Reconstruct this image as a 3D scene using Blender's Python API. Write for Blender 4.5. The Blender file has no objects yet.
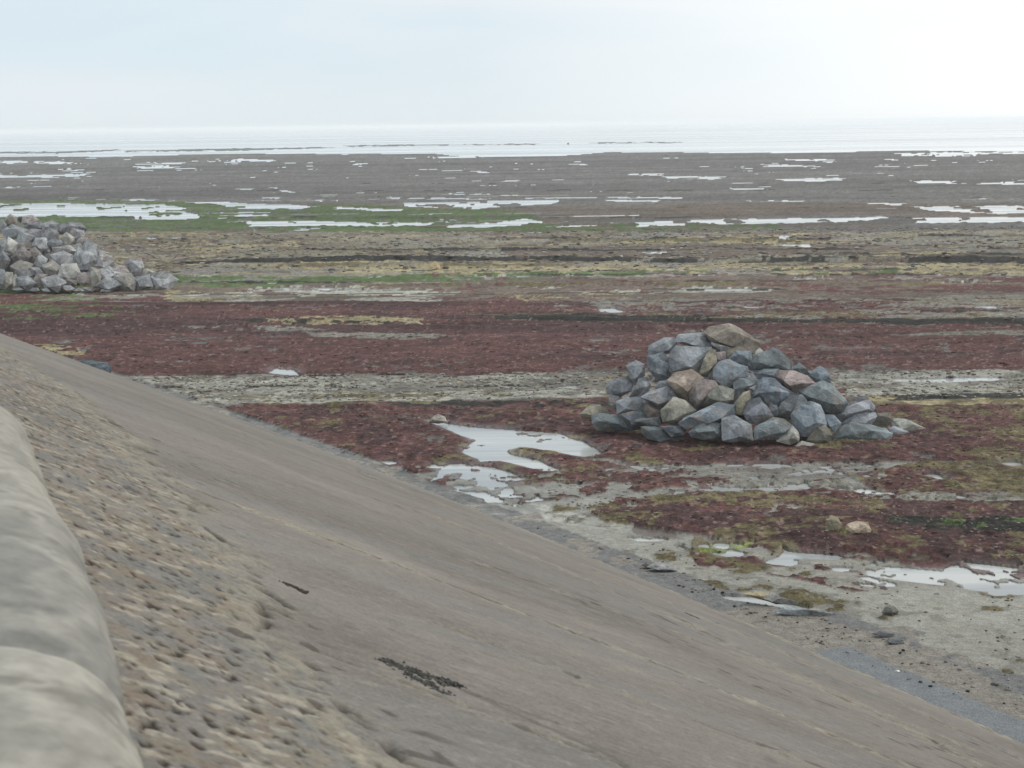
import bpy, bmesh, math, random
import numpy as np
from mathutils import Matrix, Vector, noise as mnoise

# ------------------------------------------------------------------ camera, sky, sun, exposure
scene = bpy.context.scene
COL = scene.collection
FPX, EYE = 1700.0, 7.0
PITCH = math.atan(259.7 / FPX)
ROLL = math.radians(-0.75)
fw = np.array([0, math.cos(PITCH), -math.sin(PITCH)])
up0 = np.array([0, math.sin(PITCH), math.cos(PITCH)])
rt0 = np.array([1.0, 0, 0])
rt = math.cos(ROLL) * rt0 + math.sin(ROLL) * up0
up = -math.sin(ROLL) * rt0 + math.cos(ROLL) * up0

cam = bpy.data.cameras.new('camera')
cam_ob = bpy.data.objects.new('camera', cam)
COL.objects.link(cam_ob)
cam_ob.matrix_world = Matrix(((rt[0], up[0], -fw[0], 0), (rt[1], up[1], -fw[1], 0), (rt[2], up[2], -fw[2], EYE), (0, 0, 0, 1)))
cam.sensor_width = 36.0
cam.lens = FPX / 1024 * 36.0
cam.clip_start = 0.05
cam.clip_end = 60000
cam.dof.use_dof = True
cam.dof.focus_distance = 42.0
cam.dof.aperture_fstop = 8.5
scene.camera = cam_ob

SUN_EL, SUN_AZ = math.radians(56), math.radians(50)      # azimuth from +Y (view) towards +X (right)
world = bpy.data.worlds.new('World')
scene.world = world
world.use_nodes = True
wt = world.node_tree
for n in list(wt.nodes):
    wt.nodes.remove(n)
W = wt.nodes.new
sky = W('ShaderNodeTexSky'); sky.sky_type = 'NISHITA'; sky.sun_disc = False
sky.sun_elevation = SUN_EL; sky.sun_rotation = SUN_AZ
sky.air_density = 1.0; sky.dust_density = 4.0; sky.altitude = 0
tc = W('ShaderNodeTexCoord')
mp = W('ShaderNodeMapping'); mp.inputs['Scale'].default_value = (1.0, 1.0, 5.5)
nz = W('ShaderNodeTexNoise'); nz.inputs['Scale'].default_value = 3.4; nz.inputs['Detail'].default_value = 5
nz.inputs['Roughness'].default_value = 0.45; nz.inputs['Distortion'].default_value = 0.5
ramp = W('ShaderNodeValToRGB')
ramp.color_ramp.elements[0].position = 0.40; ramp.color_ramp.elements[0].color = (0.735, 0.860, 0.935, 1)
ramp.color_ramp.elements[1].position = 0.60; ramp.color_ramp.elements[1].color = (0.835, 0.905, 0.955, 1)
# glow of the thin cloud round the sun's side, and a paler band low over the sea
sep = W('ShaderNodeSeparateXYZ')
low = W('ShaderNodeMapRange'); low.inputs['From Min'].default_value = 0.0; low.inputs['From Max'].default_value = 0.055
low.inputs['To Min'].default_value = 1.0; low.inputs['To Max'].default_value = 0.0
mixlow = W('ShaderNodeMix'); mixlow.data_type = 'RGBA'; mixlow.inputs['B'].default_value = (0.83, 0.905, 0.94, 1)
mlow = W('ShaderNodeMath'); mlow.operation = 'MULTIPLY'; mlow.inputs[1].default_value = 0.85
side = W('ShaderNodeMapRange'); side.inputs['From Min'].default_value = -0.02; side.inputs['From Max'].default_value = 0.42
side.inputs['To Max'].default_value = 0.95
mixside = W('ShaderNodeMix'); mixside.data_type = 'RGBA'; mixside.inputs['B'].default_value = (1.25, 1.24, 1.22, 1)
gain = W('ShaderNodeMix'); gain.data_type = 'RGBA'; gain.blend_type = 'MULTIPLY'; gain.inputs['Factor'].default_value = 1.0
gain.inputs['B'].default_value = (10, 10, 10, 1)
mixsky = W('ShaderNodeMix'); mixsky.data_type = 'RGBA'; mixsky.inputs['Factor'].default_value = 0.94
bg = W('ShaderNodeBackground'); bg.inputs['Strength'].default_value = 0.1
wo = W('ShaderNodeOutputWorld')
WL = wt.links.new
WL(tc.outputs['Generated'], mp.inputs['Vector']); WL(mp.outputs[0], nz.inputs['Vector']); WL(nz.outputs['Fac'], ramp.inputs[0])
WL(tc.outputs['Generated'], sep.inputs[0]); WL(sep.outputs['Z'], low.inputs['Value']); WL(low.outputs[0], mlow.inputs[0])
WL(mlow.outputs[0], mixlow.inputs['Factor']); WL(ramp.outputs[0], mixlow.inputs['A'])
WL(sep.outputs['X'], side.inputs['Value']); WL(side.outputs[0], mixside.inputs['Factor']); WL(mixlow.outputs['Result'], mixside.inputs['A'])
# an overcast sky is brighter higher up than over the horizon
high = W('ShaderNodeMapRange'); high.inputs['From Min'].default_value = 0.08; high.inputs['From Max'].default_value = 0.55
high.inputs['To Min'].default_value = 1.0; high.inputs['To Max'].default_value = 1.12
hm_ = W('ShaderNodeMix'); hm_.data_type = 'RGBA'; hm_.blend_type = 'MULTIPLY'; hm_.inputs['Factor'].default_value = 1.0
WL(sep.outputs['Z'], high.inputs['Value']); WL(mixside.outputs['Result'], hm_.inputs['A']); WL(high.outputs[0], hm_.inputs['B'])
WL(hm_.outputs['Result'], gain.inputs['A']); WL(sky.outputs[0], mixsky.inputs['A']); WL(gain.outputs['Result'], mixsky.inputs['B'])
WL(mixsky.outputs['Result'], bg.inputs['Color']); WL(bg.outputs[0], wo.inputs['Surface'])

sun = bpy.data.lights.new('sun', 'SUN'); sun.energy = 1.5; sun.angle = math.radians(10); sun.color = (1.0, 0.96, 0.9)
sun_ob = bpy.data.objects.new('sun', sun); COL.objects.link(sun_ob)
sd = Vector((math.sin(SUN_AZ) * math.cos(SUN_EL), math.cos(SUN_AZ) * math.cos(SUN_EL), math.sin(SUN_EL)))
sun_ob.rotation_euler = sd.to_track_quat('Z', 'Y').to_euler()
vs = scene.view_settings
vs.view_transform = 'Standard'; vs.look = 'None'; vs.exposure = 0.0; vs.gamma = 1.0; vs.use_curve_mapping = False
scene.render.engine = 'CYCLES'
scene.cycles.max_bounces = 6; scene.cycles.volume_bounces = 4; scene.cycles.use_denoising = True

# ------------------------------------------------------------------ helpers
RNG = np.random.default_rng(7)
random.seed(7)
TAB = RNG.random(65536).astype(np.float32)

def vnoise(x, y, seed=0):
    """smooth value noise in 0..1"""
    xi = np.floor(x).astype(np.int64); yi = np.floor(y).astype(np.int64)
    fx = (x - xi).astype(np.float32); fy = (y - yi).astype(np.float32)
    fx = fx * fx * (3 - 2 * fx); fy = fy * fy * (3 - 2 * fy)
    def h(a, b):
        k = (a * 73856093) ^ (b * 19349663) ^ (seed * 83492791 + 12345)
        k = (k ^ (k >> 13)) * 1274126177
        return TAB[(k ^ (k >> 16)) & 65535]
    a = h(xi, yi); b = h(xi + 1, yi); c = h(xi, yi + 1); d = h(xi + 1, yi + 1)
    return (a + (b - a) * fx) * (1 - fy) + (c + (d - c) * fx) * fy

def fbm(x, y, oct=4, seed=0, gain=0.5):
    s = 0; a = 1.0; t = 0
    for i in range(oct):
        s = s + a * vnoise(x * 2 ** i + 17.3 * i, y * 2 ** i - 9.1 * i, seed + i * 7); t += a; a *= gain
    return s / t

def smooth(a, b, v):
    t = np.clip((v - a) / (b - a), 0, 1)
    return t * t * (3 - 2 * t)

def ray(px, py):
    return (fw * FPX + rt * (px - 512) + up * (384 - py)) / FPX

def ground(px, py, z=0.0):
    """the spot on the level z that a surveyed direction meets"""
    d = ray(px, py); t = (z - EYE) / d[2]
    return np.array([0, 0, EYE]) + d * t

def tag(o, label=None, cat=None, group=None, kind=None):
    if label: o['label'] = label
    if cat: o['category'] = cat
    if group: o['group'] = group
    if kind: o['kind'] = kind
    return o

def link(name, me, mat=None, parent=None, loc=None):
    o = bpy.data.objects.new(name, me); COL.objects.link(o)
    if mat: me.materials.append(mat)
    if parent: o.parent = parent
    if loc is not None: o.location = loc
    return o

def grid_mesh(name, P, cols=None, attrs=None, smoothed=True):
    """P: (rows, cols, 3)"""
    nr, nc = P.shape[:2]
    idx = np.arange(nr * nc, dtype=np.int32).reshape(nr, nc)
    f = np.stack([idx[:-1, :-1], idx[:-1, 1:], idx[1:, 1:], idx[1:, :-1]], -1).reshape(-1, 4)
    me = bpy.data.meshes.new(name)
    me.vertices.add(nr * nc); me.vertices.foreach_set('co', P.reshape(-1).astype(np.float32))
    me.loops.add(f.size); me.loops.foreach_set('vertex_index', f.reshape(-1))
    me.polygons.add(len(f)); me.polygons.foreach_set('loop_start', np.arange(0, f.size, 4, dtype=np.int32))
    me.polygons.foreach_set('use_smooth', np.full(len(f), smoothed))
    me.update(calc_edges=True)
    if cols is not None:
        a = me.color_attributes.new('albedo', 'FLOAT_COLOR', 'POINT')
        c = np.ones((nr * nc, 4), np.float32); c[:, :3] = cols.reshape(-1, 3)
        a.data.foreach_set('color', c.reshape(-1))
    for k, v in (attrs or {}).items():
        a = me.attributes.new(k, 'FLOAT', 'POINT'); a.data.foreach_set('value', v.reshape(-1).astype(np.float32))
    return me

def soup_mesh(name, verts, faces3, cols=None):
    me = bpy.data.meshes.new(name)
    me.vertices.add(len(verts)); me.vertices.foreach_set('co', verts.reshape(-1).astype(np.float32))
    me.loops.add(faces3.size); me.loops.foreach_set('vertex_index', faces3.reshape(-1).astype(np.int32))
    me.polygons.add(len(faces3)); me.polygons.foreach_set('loop_start', np.arange(0, faces3.size, 3, dtype=np.int32))
    me.update(calc_edges=True)
    if cols is not None:
        a = me.color_attributes.new('albedo', 'FLOAT_COLOR', 'POINT')
        c = np.ones((len(verts), 4), np.float32); c[:, :3] = cols
        a.data.foreach_set('color', c.reshape(-1))
    return me

def mat_base(name):
    m = bpy.data.materials.new(name); m.use_nodes = True
    nt = m.node_tree; b = nt.nodes['Principled BSDF']
    return m, nt, nt.nodes.new, nt.links.new, b

def N_noise(nt, vec, scale, detail=4, rough=0.55, dist=0.0):
    n = nt.nodes.new('ShaderNodeTexNoise'); n.inputs['Scale'].default_value = scale
    n.inputs['Detail'].default_value = detail; n.inputs['Roughness'].default_value = rough; n.inputs['Distortion'].default_value = dist
    if vec is not None: nt.links.new(vec, n.inputs['Vector'])
    return n.outputs['Fac']

def N_range(nt, v, a, b, c, d):
    n = nt.nodes.new('ShaderNodeMapRange')
    for k, x in zip(('From Min', 'From Max', 'To Min', 'To Max'), (a, b, c, d)): n.inputs[k].default_value = x
    nt.links.new(v, n.inputs['Value']); return n.outputs[0]

def N_mix(nt, f, a, b, blend='MIX'):
    n = nt.nodes.new('ShaderNodeMix'); n.data_type = 'RGBA'; n.blend_type = blend
    for k, v in (('Factor', f), ('A', a), ('B', b)):
        if isinstance(v, (int, float)): n.inputs[k].default_value = v
        elif isinstance(v, tuple): n.inputs[k].default_value = v
        else: nt.links.new(v, n.inputs[k])
    return n.outputs['Result']

def N_bump(nt, h, strength, dist, normal=None):
    n = nt.nodes.new('ShaderNodeBump'); n.inputs['Strength'].default_value = strength; n.inputs['Distance'].default_value = dist
    nt.links.new(h, n.inputs['Height'])
    if normal is not None: nt.links.new(normal, n.inputs['Normal'])
    return n.outputs[0]

def mat_shore():
    m, nt, N, L, b = mat_base('shore_surface')
    at = N('ShaderNodeAttribute'); at.attribute_name = 'albedo'
    wet = N('ShaderNodeAttribute'); wet.attribute_name = 'wet'
    t = N('ShaderNodeTexCoord')
    f = N_noise(nt, t.outputs['Object'], 7.0, 6, 0.75)
    c = N_mix(nt, N_range(nt, wet.outputs['Fac'], 0.2, 0.5, 1.0, 0.35), at.outputs['Color'], N_mix(nt, 1.0, at.outputs['Color'], N_range(nt, f, 0.3, 0.7, 0.40, 1.60), 'MULTIPLY'))
    g = N_noise(nt, t.outputs['Object'], 45.0, 3, 0.6)
    c = N_mix(nt, 1.0, c, N_range(nt, g, 0.3, 0.7, 0.6, 1.4), 'MULTIPLY')
    L(c, b.inputs['Base Color'])
    L(N_range(nt, wet.outputs['Fac'], 0, 1, 0.95, 0.35), b.inputs['Roughness'])
    L(N_range(nt, wet.outputs['Fac'], 0, 1, 0.0, 0.5), b.inputs['Specular IOR Level'])
    L(N_bump(nt, f, 0.8, 0.07), b.inputs['Normal'])
    return m

def mat_vcol(name, rough=0.85, scale=30.0, bump=0.01, lo=0.8, hi=1.2):
    m, nt, N, L, b = mat_base(name)
    at = N('ShaderNodeAttribute'); at.attribute_name = 'albedo'
    t = N('ShaderNodeTexCoord')
    f = N_noise(nt, t.outputs['Object'], scale, 5, 0.65)
    L(N_mix(nt, 1.0, at.outputs['Color'], N_range(nt, f, 0.3, 0.7, lo, hi), 'MULTIPLY'), b.inputs['Base Color'])
    b.inputs['Roughness'].default_value = rough
    b.inputs['Specular IOR Level'].default_value = 0.08
    L(N_bump(nt, f, 0.6, bump), b.inputs['Normal'])
    return m

def mat_rock():
    """quarried boulders: the stone's own colour comes from the object, with veins, lichen-ochre stains and pitting"""
    m, nt, N, L, b = mat_base('quarried_stone')
    oi = N('ShaderNodeObjectInfo'); t = N('ShaderNodeTexCoord')
    add = N('ShaderNodeVectorMath'); add.operation = 'ADD'
    comb = N('ShaderNodeCombineXYZ')
    mul = N('ShaderNodeMath'); mul.operation = 'MULTIPLY'; mul.inputs[1].default_value = 60
    L(oi.outputs['Random'], mul.inputs[0]); L(mul.outputs[0], comb.inputs[0]); L(mul.outputs[0], comb.inputs[2])
    L(t.outputs['Object'], add.inputs[0]); L(comb.outputs[0], add.inputs[1])
    v = add.outputs[0]
    big = N_noise(nt, v, 2.2, 5, 0.6, 0.6)
    fine = N_noise(nt, v, 14.0, 6, 0.7)
    c = N_mix(nt, 1.0, oi.outputs['Color'], N_range(nt, big, 0.3, 0.7, 0.60, 1.40), 'MULTIPLY')
    vo = N('ShaderNodeTexVoronoi'); vo.inputs['Scale'].default_value = 1.5
    L(v, vo.inputs['Vector']); sc_ = N('ShaderNodeSeparateColor'); L(vo.outputs['Color'], sc_.inputs[0])
    c = N_mix(nt, 1.0, c, N_range(nt, sc_.outputs[0], 0, 1, 0.66, 1.34), 'MULTIPLY')
    st = N_noise(nt, v, 1.6, 3, 0.5, 1.2)
    c = N_mix(nt, N_range(nt, st, 0.57, 0.66, 0.0, 0.55), c, (0.20, 0.155, 0.12, 1))
    st2 = N_noise(nt, v, 3.7, 4, 0.6, 0.3)
    c = N_mix(nt, N_range(nt, st2, 0.56, 0.68, 0.0, 0.5), c, (0.30, 0.30, 0.29, 1))
    c = N_mix(nt, N_range(nt, st2, 0.30, 0.42, 0.6, 0.0), c, (0.055, 0.06, 0.068, 1))
    c = N_mix(nt, 1.0, c, N_range(nt, fine, 0.3, 0.7, 0.75, 1.25), 'MULTIPLY')
    L(c, b.inputs['Base Color'])
    b.inputs['Roughness'].default_value = 0.75; b.inputs['Specular IOR Level'].default_value = 0.2
    L(N_bump(nt, fine, 0.6, 0.06, N_bump(nt, big, 0.5, 0.12)), b.inputs['Normal'])
    return m

def mat_water(name, body_glare):
    m, nt, N, L, b = mat_base(name)
    b.inputs['Base Color'].default_value = body_glare
    b.inputs['Roughness'].default_value = 0.10; b.inputs['IOR'].default_value = 1.33
    t = N('ShaderNodeTexCoord')
    mpn = N('ShaderNodeMapping'); mpn.inputs['Scale'].default_value = (0.25, 1.0, 1.0); L(t.outputs['Object'], mpn.inputs['Vector'])
    f = N_noise(nt, mpn.outputs[0], 0.8, 3, 0.6)
    g = N_noise(nt, mpn.outputs[0], 0.012, 4, 0.6)
    mp2 = N('ShaderNodeMapping'); mp2.inputs['Scale'].default_value = (0.12, 1.0, 1.0); L(t.outputs['Object'], mp2.inputs['Vector'])
    rip = N_noise(nt, mp2.outputs[0], 0.02 if body_glare[0] > .45 else 0.5, 5, 0.7)
    L(N_mix(nt, N_range(nt, rip, 0.42, 0.60, 0.0, 1.0), (body_glare[0] * .60, body_glare[1] * .63, body_glare[2] * .66, 1), body_glare), b.inputs['Base Color'])  # sky glare and ripple tone put into the water's base colour
    L(N_range(nt, rip, 0.40, 0.60, 0.22, 0.08), b.inputs['Roughness'])
    L(N_bump(nt, f, 0.15, 0.03, N_bump(nt, g, 0.6, 5.0)), b.inputs['Normal'])
    return m

SHORE = mat_shore(); ROCK = mat_rock(); WATER = mat_water('sea_water', (0.50, 0.54, 0.55, 1)); POOLW = mat_water('pool_water', (0.36, 0.37, 0.36, 1))
CONC = mat_vcol('weathered_concrete', 0.9, 55.0, 0.006, 0.76, 1.24)
CAP = mat_vcol('parapet_concrete', 0.92, 25.0, 0.008, 0.88, 1.12)
BITS = mat_vcol('loose_bits', 0.85, 20.0, 0.01, 0.8, 1.2)

# surveyed outlines of the boulders: (stone colour, label, outline) and (x, y, width, height, colour)
MAIN_HEAP=[
 ('pale', 'pale blue-grey boulder at the upper left shoulder of the right heap', [(647.8, 350.5), (649.5, 345.4), (663.0, 337.8), (674.0, 337.4), (676.6, 342.9), (670.6, 352.2), (663.0, 354.7), (649.5, 356.4)]),
 ('blue', 'blue-grey boulder with brown streaks hanging directly under the upper left shoulder boulder', [(647.4, 356.4), (663.0, 353.0), (668.1, 358.1), (668.9, 376.7), (657.9, 381.3), (647.8, 368.2)]),
 ('pale', 'small pale-topped block perched alone on the left flank of the right heap', [(625.8, 365.7), (635.9, 360.6), (644.7, 364.3), (644.7, 375.0), (635.1, 386.0), (630.0, 378.4)]),
 ('grey', 'cracked lilac-grey boulder at the left flank, below the perched pale-topped block', [(606.3, 386.9), (614.8, 379.2), (627.5, 376.7), (633.4, 383.5), (631.7, 390.2), (620.7, 397.0), (608.0, 396.2)]),
 ('pale', 'upright pale slab leaning left on the left flank, with a brown vein', [(638.5, 378.4), (646.9, 377.2), (650.8, 384.3), (648.6, 391.9), (640.2, 397.0), (627.5, 400.4), (632.6, 390.2)]),
 ('pale', 'pale grey boulder lying just below the upright slab on the left flank', [(616.5, 401.2), (625.8, 397.0), (640.2, 397.0), (643.6, 404.6), (642.7, 411.4), (630.9, 412.3), (617.3, 413.9)]),
 ('grey', 'narrow grey boulder wedged at the left flank under the cracked lilac-grey one', [(607.2, 394.5), (619.3, 396.2), (616.8, 404.6), (615.6, 411.4), (608.9, 404.6)]),
 ('ochre', 'small tan-grey rock forming the far left end of the right heap', [(580.1, 413.9), (590.2, 404.6), (600.4, 404.6), (608.9, 412.3), (607.2, 417.3), (591.1, 419.9), (581.8, 417.3)]),
 ('dgreen', 'long dark green-grey block lying at the front left foot of the right heap', [(591.9, 416.5), (597.0, 413.1), (619.0, 414.8), (629.2, 419.9), (630.0, 430.9), (613.9, 432.1), (597.0, 430.9), (592.8, 423.3)]),
 ('blue', 'blue-grey boulder resting behind and right of the long front left block', [(620.7, 414.8), (632.6, 411.4), (644.4, 412.3), (646.9, 419.9), (642.7, 428.3), (630.9, 430.9), (628.3, 421.6)]),
 ('pale', 'flat pale sliver of rock pointing left in the lower left of the right heap', [(641.9, 418.2), (657.9, 416.8), (660.5, 421.6), (659.6, 426.3), (649.5, 427.0), (633.4, 422.9), (634.2, 419.9)]),
 ('dgreen', 'small blocky rock at the foot of the right heap, lowest on its left side', [(641.0, 426.6), (654.6, 426.6), (668.1, 430.0), (669.5, 438.5), (659.6, 441.9), (647.8, 438.5), (642.7, 433.4)]),
 ('blue', 'small blue-grey rock between the lowest left block and the big tan-topped boulder', [(661.3, 426.6), (669.8, 425.3), (683.3, 427.5), (685.9, 430.0), (683.3, 435.1), (671.5, 436.8), (667.3, 430.0)]),
 ('grey', 'layered lilac-grey boulder sloping left above the big tan-topped boulder', [(641.0, 397.0), (649.5, 391.9), (669.8, 385.2), (676.6, 394.5), (677.4, 398.7), (666.4, 403.8), (659.6, 408.9), (649.5, 402.9)]),
 ('pale', 'little pale rock peeping over the layered lilac-grey boulder', [(659.3, 381.3), (667.8, 380.6), (670.6, 386.0), (660.5, 389.7), (655.4, 386.9)]),
 ('tan', 'big tan-topped boulder with an olive underside near the front left', [(660.5, 410.6), (673.2, 397.0), (685.0, 400.4), (696.0, 410.6), (684.2, 423.6), (672.3, 424.9), (663.0, 421.6)]),
 ('brown', 'small pinkish brown rock left of the big tan-topped boulder', [(644.4, 402.9), (650.3, 402.9), (659.6, 409.7), (657.9, 417.3), (647.8, 417.3), (643.6, 411.4)]),
 ('pale', 'flat pale block on the summit just left of the long tan summit boulder', [(674.8, 342.0), (678.6, 334.2), (702.8, 332.2), (710.1, 336.9), (710.7, 346.7), (700.2, 348.4), (685.0, 345.4)]),
 ('pale', 'largest sloping pale blue slab of the right heap, under the flat summit block', [(676.2, 346.2), (710.4, 347.4), (712.1, 349.6), (707.0, 364.0), (697.7, 372.8), (691.8, 369.4), (671.8, 371.6), (669.4, 356.4)]),
 ('ochre', 'upright ochre slab standing against the right edge of the largest pale slab', [(710.4, 347.9), (715.5, 350.5), (717.2, 362.3), (707.0, 376.7), (698.5, 375.0), (700.2, 369.1), (707.0, 355.5)]),
 ('rust', 'yellow and rust-brown boulder below the largest pale slab', [(667.2, 380.9), (674.8, 372.5), (691.8, 369.4), (703.6, 377.6), (701.1, 384.7), (690.1, 389.7), (688.4, 399.9), (676.5, 392.8)]),
 ('pink', 'pinkish boulder left of the olive-grey block in the middle of the right heap', [(688.4, 391.1), (695.2, 382.6), (703.6, 379.2), (715.5, 380.9), (718.0, 386.0), (703.6, 391.1), (700.2, 406.3), (695.2, 408.4), (690.1, 401.2)]),
 ('olive', 'smooth olive-grey block in the middle left of the right heap', [(700.6, 405.5), (704.5, 387.7), (720.5, 385.2), (734.4, 389.7), (733.2, 399.6), (725.6, 403.8), (712.1, 405.5)]),
 ('sand', 'long tan boulder lying on the very summit of the right heap', [(704.5, 332.7), (709.5, 326.8), (729.0, 324.2), (740.9, 329.3), (759.5, 342.9), (759.5, 350.5), (752.7, 353.0), (740.9, 347.1), (725.6, 346.2), (712.1, 342.0)]),
 ('ochre', 'small yellowish rock tucked just beneath the long tan summit boulder', [(726.5, 350.5), (734.1, 344.0), (740.9, 345.4), (746.3, 350.8), (735.8, 352.2), (726.5, 356.9)]),
 ('blue', 'blue-grey rock with a flat top below the small yellowish rock near the summit', [(729.3, 358.1), (735.8, 350.8), (751.0, 351.3), (752.4, 360.6), (748.0, 366.0), (734.1, 362.7)]),
 ('pink', 'tiny pinkish rock beside the upright ochre slab near the summit', [(715.8, 352.2), (725.3, 351.3), (726.1, 358.1), (718.9, 362.7), (716.0, 360.3)]),
 ('blue', 'large blue-grey boulder at the upper middle, right of the upright ochre slab', [(713.4, 369.1), (718.9, 361.5), (729.0, 359.4), (737.5, 364.9), (747.3, 367.4), (748.0, 376.2), (730.7, 387.2), (723.9, 386.4), (713.8, 378.4)]),
 ('dgreen', 'large smooth green-grey boulder high on the right, just below the summit boulder', [(751.5, 362.3), (757.8, 353.9), (773.0, 347.9), (779.8, 350.5), (789.9, 360.6), (789.1, 369.4), (766.2, 368.8), (753.6, 370.3)]),
 ('cream', 'little whitish rock squeezed between the summit boulder and the green-grey one', [(752.4, 354.7), (759.5, 347.6), (763.2, 351.3), (757.8, 356.9), (752.7, 358.6)]),
 ('dgreen', "small wedge-shaped green-grey rock left of the big blue slab's top", [(732.9, 382.3), (735.8, 378.4), (751.0, 377.2), (759.0, 380.1), (756.1, 384.7), (740.9, 390.6), (734.1, 388.9)]),
 ('blue', 'low grey rock lying under the large smooth green-grey boulder', [(754.1, 373.3), (764.6, 368.8), (778.9, 368.8), (778.4, 373.3), (774.7, 379.2), (757.8, 379.2)]),
 ('slate', 'big triangular blue slab in the centre of the right heap', [(750.7, 399.6), (757.8, 382.6), (762.9, 378.1), (774.7, 378.9), (789.4, 392.8), (786.9, 397.9), (777.3, 405.8), (767.9, 403.3), (757.8, 399.0)]),
 ('pink', 'long pink-and-tan boulder right of the big triangular blue slab', [(774.4, 375.9), (779.8, 369.9), (793.3, 370.4), (806.9, 375.9), (815.0, 383.0), (806.9, 388.0), (793.3, 392.3), (779.8, 383.8)]),
 ('dgreen', 'small pointed rock on the right skyline of the right heap', [(792.5, 369.1), (798.8, 362.3), (805.5, 367.4), (810.3, 375.0), (801.8, 374.2)]),
 ('blue', 'grey boulder at the right skyline, behind the long pink-and-tan boulder', [(807.6, 374.3), (820.3, 366.1), (827.1, 370.6), (831.8, 379.4), (827.9, 385.0), (815.2, 382.5)]),
 ('dgreen', 'very large green-grey boulder high on the right side of the right heap', [(797.5, 390.1), (823.7, 381.6), (833.9, 385.9), (847.7, 403.1), (840.6, 412.4), (825.4, 414.1), (816.9, 404.5), (803.4, 399.4)]),
 ('dark', 'dark boulder with a white streak beneath the long pink-and-tan boulder', [(777.8, 408.9), (781.5, 402.6), (789.9, 395.8), (801.8, 395.0), (806.5, 401.2), (797.6, 404.6), (794.2, 418.2), (779.8, 414.8)]),
 ('blue', 'big upright blue-grey block at the front right, right of the white-streaked dark boulder', [(790.8, 412.3), (795.9, 404.3), (810.3, 401.9), (820.4, 405.5), (823.0, 411.4), (826.8, 424.9), (816.2, 427.5), (808.9, 435.1), (801.8, 435.8), (793.3, 425.8)]),
 ('purple', 'rounded purple-grey boulder with a pink face at the front centre', [(743.1, 413.9), (749.3, 400.1), (759.5, 397.5), (769.6, 409.7), (773.4, 416.5), (767.9, 421.9), (754.4, 424.4), (746.8, 420.2)]),
 ('ochre', 'yellowish jagged rock left of the rounded purple-grey boulder', [(733.8, 405.0), (742.6, 392.8), (749.3, 390.8), (750.7, 397.9), (744.6, 411.7), (742.6, 415.1), (735.8, 413.4)]),
 ('blue', 'long low blue-grey boulder spreading across the front left centre', [(685.0, 417.3), (695.2, 412.3), (717.2, 402.6), (733.8, 405.0), (735.3, 414.1), (721.4, 422.9), (700.2, 423.3), (687.5, 429.2), (678.2, 423.3)]),
 ('dgreen', 'wet-looking block with a pinkish top corner at the front centre left', [(689.2, 432.1), (701.1, 421.2), (707.0, 418.7), (721.4, 424.9), (721.7, 438.0), (703.6, 439.7), (691.8, 437.1)]),
 ('pale', 'squarish mottled grey block standing at the front centre', [(721.9, 419.0), (734.1, 414.8), (751.4, 424.9), (753.0, 440.5), (734.1, 442.2), (722.7, 440.5)]),
 ('dgreen', 'broad grey boulder at the front under the rounded purple-grey one', [(754.9, 426.6), (773.0, 417.8), (783.2, 418.7), (793.7, 426.6), (786.6, 433.4), (777.3, 439.2), (755.2, 439.7)]),
 ('cream', 'cream-coloured rock at the very front, right of the broad grey boulder', [(776.1, 437.1), (786.6, 427.5), (793.3, 426.3), (799.1, 433.4), (798.8, 441.4), (789.9, 444.8), (777.3, 441.4)]),
 ('cream', 'smallest pale stone on the ground before the right heap, lowest of all', [(795.0, 445.6), (801.8, 441.0), (813.6, 443.6), (815.0, 449.5), (796.7, 449.8)]),
 ('tan', 'small tan rock standing at the front between the upright block and the flat split one', [(807.1, 440.4), (816.1, 426.5), (825.4, 425.3), (832.5, 435.3), (830.0, 442.9), (818.6, 443.8)]),
 ('dgreen', 'wide split dark grey boulder at the front right foot of the right heap', [(829.1, 443.1), (838.9, 429.0), (850.8, 422.3), (871.1, 424.8), (884.6, 428.2), (891.7, 433.6), (889.7, 440.4), (874.5, 445.4), (850.8, 447.1), (833.9, 446.3)]),
 ('blue', 'small blue-grey rock in the gap behind the small tan front rock', [(823.4, 414.3), (833.9, 415.1), (841.5, 423.1), (834.7, 432.7), (826.2, 425.1)]),
 ('grey', 'lilac-grey rock on the right slope below the very large green-grey boulder', [(832.2, 414.6), (855.9, 402.8), (869.4, 399.9), (874.8, 406.2), (872.8, 412.4), (859.2, 413.8), (840.6, 422.3)]),
 ('pale', 'pale flat-topped rock resting on the wide split boulder', [(842.0, 422.3), (855.9, 412.6), (874.5, 412.6), (876.5, 416.7), (869.7, 425.6), (854.2, 425.1), (842.3, 430.2)]),
 ('tan', 'tan rounded rock just right of the pale flat-topped one', [(869.4, 419.7), (876.2, 413.5), (889.7, 412.6), (893.1, 419.7), (886.7, 427.3), (872.8, 426.1)]),
 ('cream', 'pale whitish slab at the far right end of the right heap, upper one', [(891.9, 418.9), (904.9, 418.5), (924.8, 428.2), (923.1, 433.6), (910.0, 433.3), (899.9, 429.0), (892.3, 425.6)]),
 ('pale', 'pale flat slab at the far right end of the right heap, lower one', [(887.7, 428.2), (894.8, 426.1), (908.3, 431.9), (914.6, 437.8), (899.9, 439.2), (890.6, 437.5)]),
 ('dark', 'small dark rock half hidden between the triangular blue slab and white-streaked boulder', [(767.6, 402.9), (777.3, 405.5), (778.4, 415.1), (771.7, 417.3)]),
]
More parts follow.
